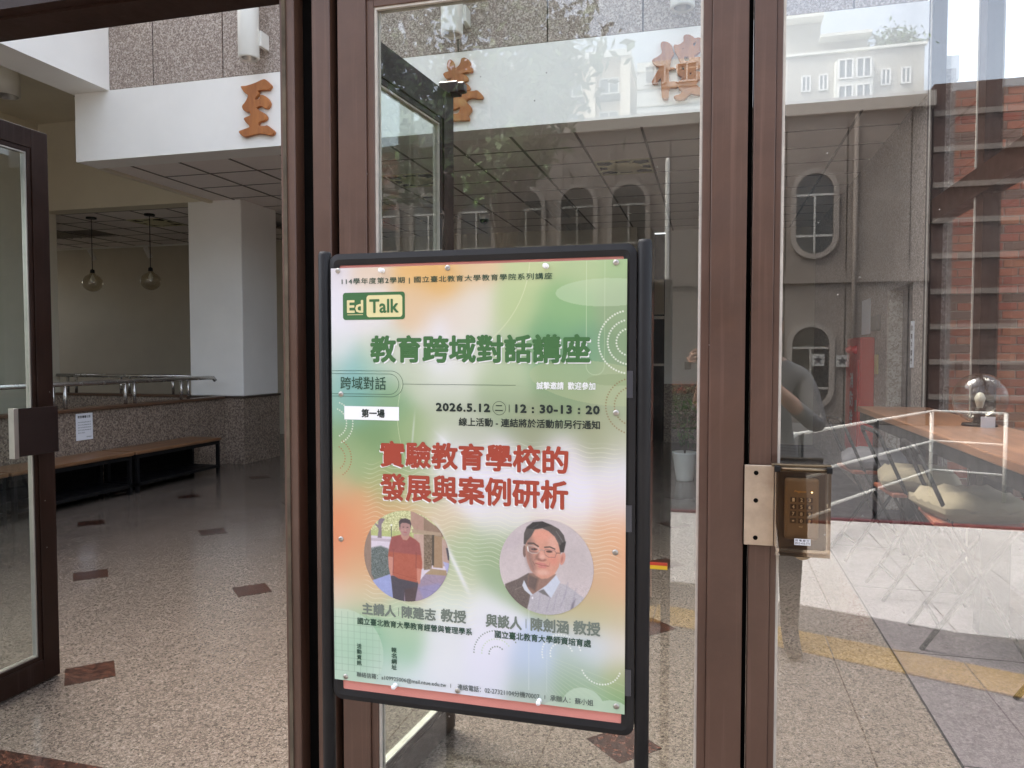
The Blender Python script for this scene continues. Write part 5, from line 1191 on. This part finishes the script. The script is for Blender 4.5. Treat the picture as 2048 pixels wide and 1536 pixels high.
def foliage_tree(x, y, h_, r_, n_, name, label, lean=0, mat=LEAF, seed=1, lo=0.45, z0=0):
    t = thing(name, label, 'tree', (x, y, z0))
    obj('trunk', MB().tube([(x, y, z0), (x + lean * .3, y + .03, z0 + h_ * .35), (x + lean * .7, y - .02, z0 + h_ * .65), (x + lean, y, z0 + h_ * .9)], .1, 8, rr=[.11 * h_ / 5, .08 * h_ / 5, .05 * h_ / 5, .02 * h_ / 5]), BARK, t, True)
    rr_ = random.Random(seed); cl = []
    m = MB()
    for k in range(16):
        a = rr_.uniform(0, 6.28); q = rr_.uniform(.35, .95) * r_; zz = z0 + h_ * rr_.uniform(lo, .97); c_ = (x + lean * .6 + q * math.cos(a), y + q * math.sin(a), zz); cl.append(c_)
        m.tube([(x + lean * .5, y, z0 + h_ * .45), ((x + lean * .5 + c_[0]) / 2, (y + c_[1]) / 2, (z0 + h_ * .5 + zz) / 2 - .05), c_], .02 * h_ / 5, 5)
    obj('limbs', m, BARK, t)
    def f(r):
        c_ = cl[r.integers(len(cl))]; s_ = r_ * .2; return (c_[0] + r.normal() * s_, c_[1] + r.normal() * s_, c_[2] + r.normal() * s_ * .7)
    link('crown', leaves(n_, f, .075 * h_ / 5, seed), mat, t)
foliage_tree(-2.95, -6.6, 5.5, 0.7, 1100, 'courtyard_tree', 'small leafy courtyard tree mirrored above the board', 0.3, LEAF, 4, .68)
t = thing('light_pole', 'slim white pole with a rounded top mirrored in the middle pane', 'pole', (-0.57, -6.46, 0))
obj('shaft', MB().tube([(-0.57, -6.46, 0), (-0.57, -6.46, 4.0), (-0.57, -6.46, 4.05)], .032, 12, rr=[.032, .03, .018]), CYLP, t, True)
obj('foot', MB().box(-0.66, -0.48, -6.55, -6.37, 0, 0.02), ALU, t)
# three-bar handrail of the ramp outside
t = thing('courtyard_handrail', 'white three bar handrail mirrored in the right pane', 'handrail', (0.6, -2.4, 0))
A_, B_, C_ = (0.62, -2.42), (2.3, -5.28), (2.9, -5.05)
for z in (0.9, 0.58, 0.27):
    obj('bar', MB().tube([(*A_, z), (*B_, z), (*C_, z)], 0.013, 8), CYLP, t, True)
for f_ in (0.03, 0.5, 0.98):
    p_ = (A_[0] + (B_[0] - A_[0]) * f_, A_[1] + (B_[1] - A_[1]) * f_); obj('post', MB().tube([(*p_, 0), (*p_, 0.9)], 0.02, 8), BLACK if f_ < .6 else CYLP, t, True)
obj('post', MB().tube([(*C_, 0), (*C_, 0.9)], 0.02, 8), CYLP, t, True)
obj('end_loop', MB().tube([(A_[0], A_[1], .9), (A_[0] - .06, A_[1] + .08, .87), (A_[0] - .075, A_[1] + .1, .8), (A_[0] - .06, A_[1] + .08, .73), (A_[0], A_[1], .7)], 0.02, 8), CYLP, t, True)
# planter with hedge
t = thing('planter', 'long stone planter with a red tipped hedge mirrored in the middle pane', 'planter', (-0.5, -12.4, 0))
obj('box_wall', MB().box(-3.2, 1.2, -12.9, -12.0, 0, .32, .01), CONC, t)
def hf(r): return (r.uniform(-3.2, 1.2), r.uniform(-12.9, -12.0), .34 + r.uniform(0, .5) ** .9)
link('hedge_green', leaves(2600, hf, .045, 8), LEAF, t)
link('hedge_red', leaves(1600, lambda r: (r.uniform(-3.2, 1.2), r.uniform(-12.9, -12.0), .7 + r.uniform(0, .22)), .045, 9), LEAFR, t)
# opposite building with oval windows
YO = -13.96
ob = thing('opposite_building', 'low grey building with oval windows and a mosaic parapet mirrored in the glass', 'building', (0, YO, 0))
def stadium(cx, cz, w_, h_, n_=12):
    r_ = w_ / 2; pts = []
    for i in range(n_ + 1): a = math.pi * i / n_; pts.append((cx + r_ * math.cos(a), cz + h_ / 2 - r_ + r_ * math.sin(a)))
    for i in range(n_ + 1): a = math.pi + math.pi * i / n_; pts.append((cx + r_ * math.cos(a), cz - h_ / 2 + r_ + r_ * math.sin(a)))
    return pts
obj('wall', MB().box(-16, 4.4, YO - 6, YO, 0, 6.68), CONC, ob)
obj('parapet', MB().box(-16.1, 4.45, YO - .3, YO + .12, 6.66, 6.97), MOSAIC, ob)
obj('wall_band', MB().box(-16, 4.4, YO, YO + .06, 3.05, 3.3), CONC, ob)
for k in range(-12, 4): obj('wall_joint', MB().box(k * 1.24 + .3, k * 1.24 + .32, YO, YO + .004, 0, 6.6), GAP, ob)
wins = [(x, 4.55) for x in (-9.27, -8.03, -6.79, -5.55, -4.31, -3.07, -1.87, 2.14)] + [(2.1, 1.24), (-4.3, 1.24), (-8, 1.24), (-12, 1.24)]
for cx, cz in wins:
    m = MB(); o1 = stadium(cx, cz, .98, 1.95); o2 = stadium(cx, cz, .76, 1.73); A = [m.bm.verts.new((x, YO + .07, z)) for x, z in o1]; B = [m.bm.verts.new((x, YO + .07, z)) for x, z in o2]; C2 = [m.bm.verts.new((x, YO + .001, z)) for x, z in o1]; D2 = [m.bm.verts.new((x, YO + .001, z)) for x, z in o2]
    n_ = len(A)
    for P_, Q_ in ((A, B), (C2, A), (B, D2)):
        for i in range(n_): m.bm.faces.new((P_[i], P_[(i + 1) % n_], Q_[(i + 1) % n_], Q_[i]))
    wn = obj('window', m, paint('window_surround', (126, 118, 111), .8, .1) if 'window_surround' not in MATS else MATS['window_surround'], ob)
    m = MB(); m.bm.faces.new([m.bm.verts.new((x, YO + .012, z)) for x, z in o2]); obj('pane', m, DARKWIN, wn)
    obj('frame', MB().box(cx - .02, cx + .02, YO + .014, YO + .04, cz - .84, cz + .38).box(cx - .37, cx + .37, YO + .014, YO + .038, cz + .38, cz + .43).box(cx - .37, cx + .37, YO + .014, YO + .038, cz - .5, cz - .45), ALU, wn)
for x, z in ((2.25, 1.38), (2.74, 1.36)):
    t = tag(obj('star_notice', MB().box(x - .13, x + .13, YO + .075, YO + .08, z - .13, z + .13), plain('grey_notice', (140, 138, 134), .8) if 'grey_notice' not in MATS else MATS['grey_notice']), 'white square notice with a dark star, ' + ('on the mirrored oval window' if x < 2.5 else 'right of the mirrored oval window'), 'notice')
    m = MB(); m.bm.faces.new([m.bm.verts.new((x + (.11 if k_ % 2 == 0 else .045) * math.sin(k_ * math.pi / 5), YO + .082, z + (.11 if k_ % 2 == 0 else .045) * math.cos(k_ * math.pi / 5))) for k_ in range(10)]); obj('star', m, INK, t)
obj('drain_pipe', MB().tube([(2.95, YO + .06, 0), (2.95, YO + .06, 6.6)], .05, 8), CONC, ob, True)
wg = thing('brick_wing', 'dark brick wing with pale mosaic bands mirrored at the right end of the glass', 'building', (9, YO, 0))
obj('wall', MB().box(4.46, 16, YO - 5, YO - .1, 0, 7.15), paint('dark_brown_brick', (70, 48, 40), .9, .2, 2, .2, 30), wg)
for k in range(9): obj('mosaic_band', MB().box(4.46, 16, YO - .1, YO - .04, .55 + k * .74, .66 + k * .74), paint('dull_mosaic', (120, 110, 102), .8, .2, 20) if 'dull_mosaic' not in MATS else MATS['dull_mosaic'], wg)
# apartment blocks
def windows(root, xs, zs, y, w_, h_, fr=WINFR, gl=WINGL):
    f = MB().box(-w_ / 2, w_ / 2, 0, .12, -h_ / 2, -h_ / 2 + .08).box(-w_ / 2, w_ / 2, 0, .12, h_ / 2 - .08, h_ / 2).box(-w_ / 2, -w_ / 2 + .08, 0, .12, -h_ / 2, h_ / 2).box(w_ / 2 - .08, w_ / 2, 0, .12, -h_ / 2, h_ / 2).box(-.04, .04, 0, .12, -h_ / 2, h_ / 2).mesh('window'); f.materials.append(fr)
    g_ = MB().box(-w_ / 2, w_ / 2, .0, .04, -h_ / 2, h_ / 2).mesh('pane'); g_.materials.append(gl)
    for x in xs:
        for z in zs:
            o = bpy.data.objects.new('window', f); COL.objects.link(o); o.parent = root; o.location = Vector((x, y, z)) - root.location
            p = bpy.data.objects.new('pane', g_); COL.objects.link(p); p.parent = o
YT = 3.54 - 45
tb = thing('apartment_block', 'beige apartment block with projecting columns mirrored on the white beam', 'building', (-7, YT, 0))
obj('wall', MB().box(-12, -4.9, YT - 10, YT, 0, 18.9), B_BEIGE, tb)
for x in (-9.3, -7.05, -5.0, -11.5): obj('column', MB().box(x - .28, x + .28, YT, YT + .5, 0, 18.9), paint('pale_column', (236, 224, 204), .7, .04) if 'pale_column' not in MATS else MATS['pale_column'], tb)
windows(tb, (-8.2, -6.0, -10.4), [1.8 + k_ * 1.95 for k_ in range(9)], YT, 1.2, .95)
for x in (-8.2, -6.0, -10.4):
    for k_ in range(9): obj('balcony_rail', MB().box(x - .75, x + .75, YT, YT + .35, .9 + k_ * 1.95, 1.2 + k_ * 1.95), DARKWIN, tb)
obj('cornice', MB().box(-12.1, -4.7, YT - 10, YT + .6, 18.9, 19.3), B_WHITE, tb)
wb = thing('apartment_block', 'white tiled apartment block mirrored behind the rightmost carved character', 'building', (-2, YT, 0))
obj('wall', MB().box(-4.35, 2.6, YT - 10, YT + .3, 0, 18.5), B_WHITE, wb)
for k_ in range(18): obj('floor_band', MB().box(-4.36, 2.61, YT + .3, YT + .36, k_ * 1.0 + .9, k_ * 1.0 + .98), B_GREY, wb)
windows(wb, (-3.3, -1.5, .4), [2.2 + k_ * 3.1 for k_ in range(6)], YT + .3, 1.2, 1.1)
YG = 3.54 - 50
gb = thing('apartment_block', 'grey stone apartment block with a glazed bay and a roof garden mirrored under the sky', 'building', (8, YG, 0))
obj('wall', MB().box(4.4, 12.1, YG - 9, YG, 0, 19.9), B_GREY, gb)
obj('glazed_bay', MB().box(7.1, 9.2, YG, YG + .7, 0, 19.2), B_PALE, gb)
windows(gb, (7.65, 8.65), [1.6 + k_ * 1.55 for k_ in range(12)], YG + .7, .85, 1.2)
windows(gb, (5.5, 6.5, 10.0, 11.1), [2.2 + k_ * 3.2 for k_ in range(6)], YG, .55, 1.0)
for x0, x1, a, b in ((3.9, 6.4, 19.9, 22.2), (6.4, 9.1, 19.9, 20.9)): obj('roof_house', MB().box(x0, x1, YG - 8, YG - .8, a, b), B_GREY, gb); 
for x0, x1, a, b in ((3.8, 6.5, 22.2, 22.4), (6.3, 9.2, 20.9, 21.1), (4.3, 12.2, 19.9, 20.05)): obj('coping', MB().box(x0, x1, YG - 8, YG + .2, a, b), B_PALE, gb)
link('roof_garden', leaves(900, lambda r: (10.7 + r.normal() * .7, YG - 1 + r.normal() * .4, 20.3 + abs(r.normal()) * .5), .16, 21), LEAF, gb)
foliage_tree(-4.3, -8.2, 8.2, 2.1, 9000, 'courtyard_tree', 'big dense courtyard tree mirrored in the upper left of the middle pane', .3, LEAF, 12, .5)
foliage_tree(-12.5, -9.5, 7, 2.6, 2600, 'courtyard_tree', 'larger courtyard tree at the left end of the mirrored building', .2, LEAF, 9, .4)
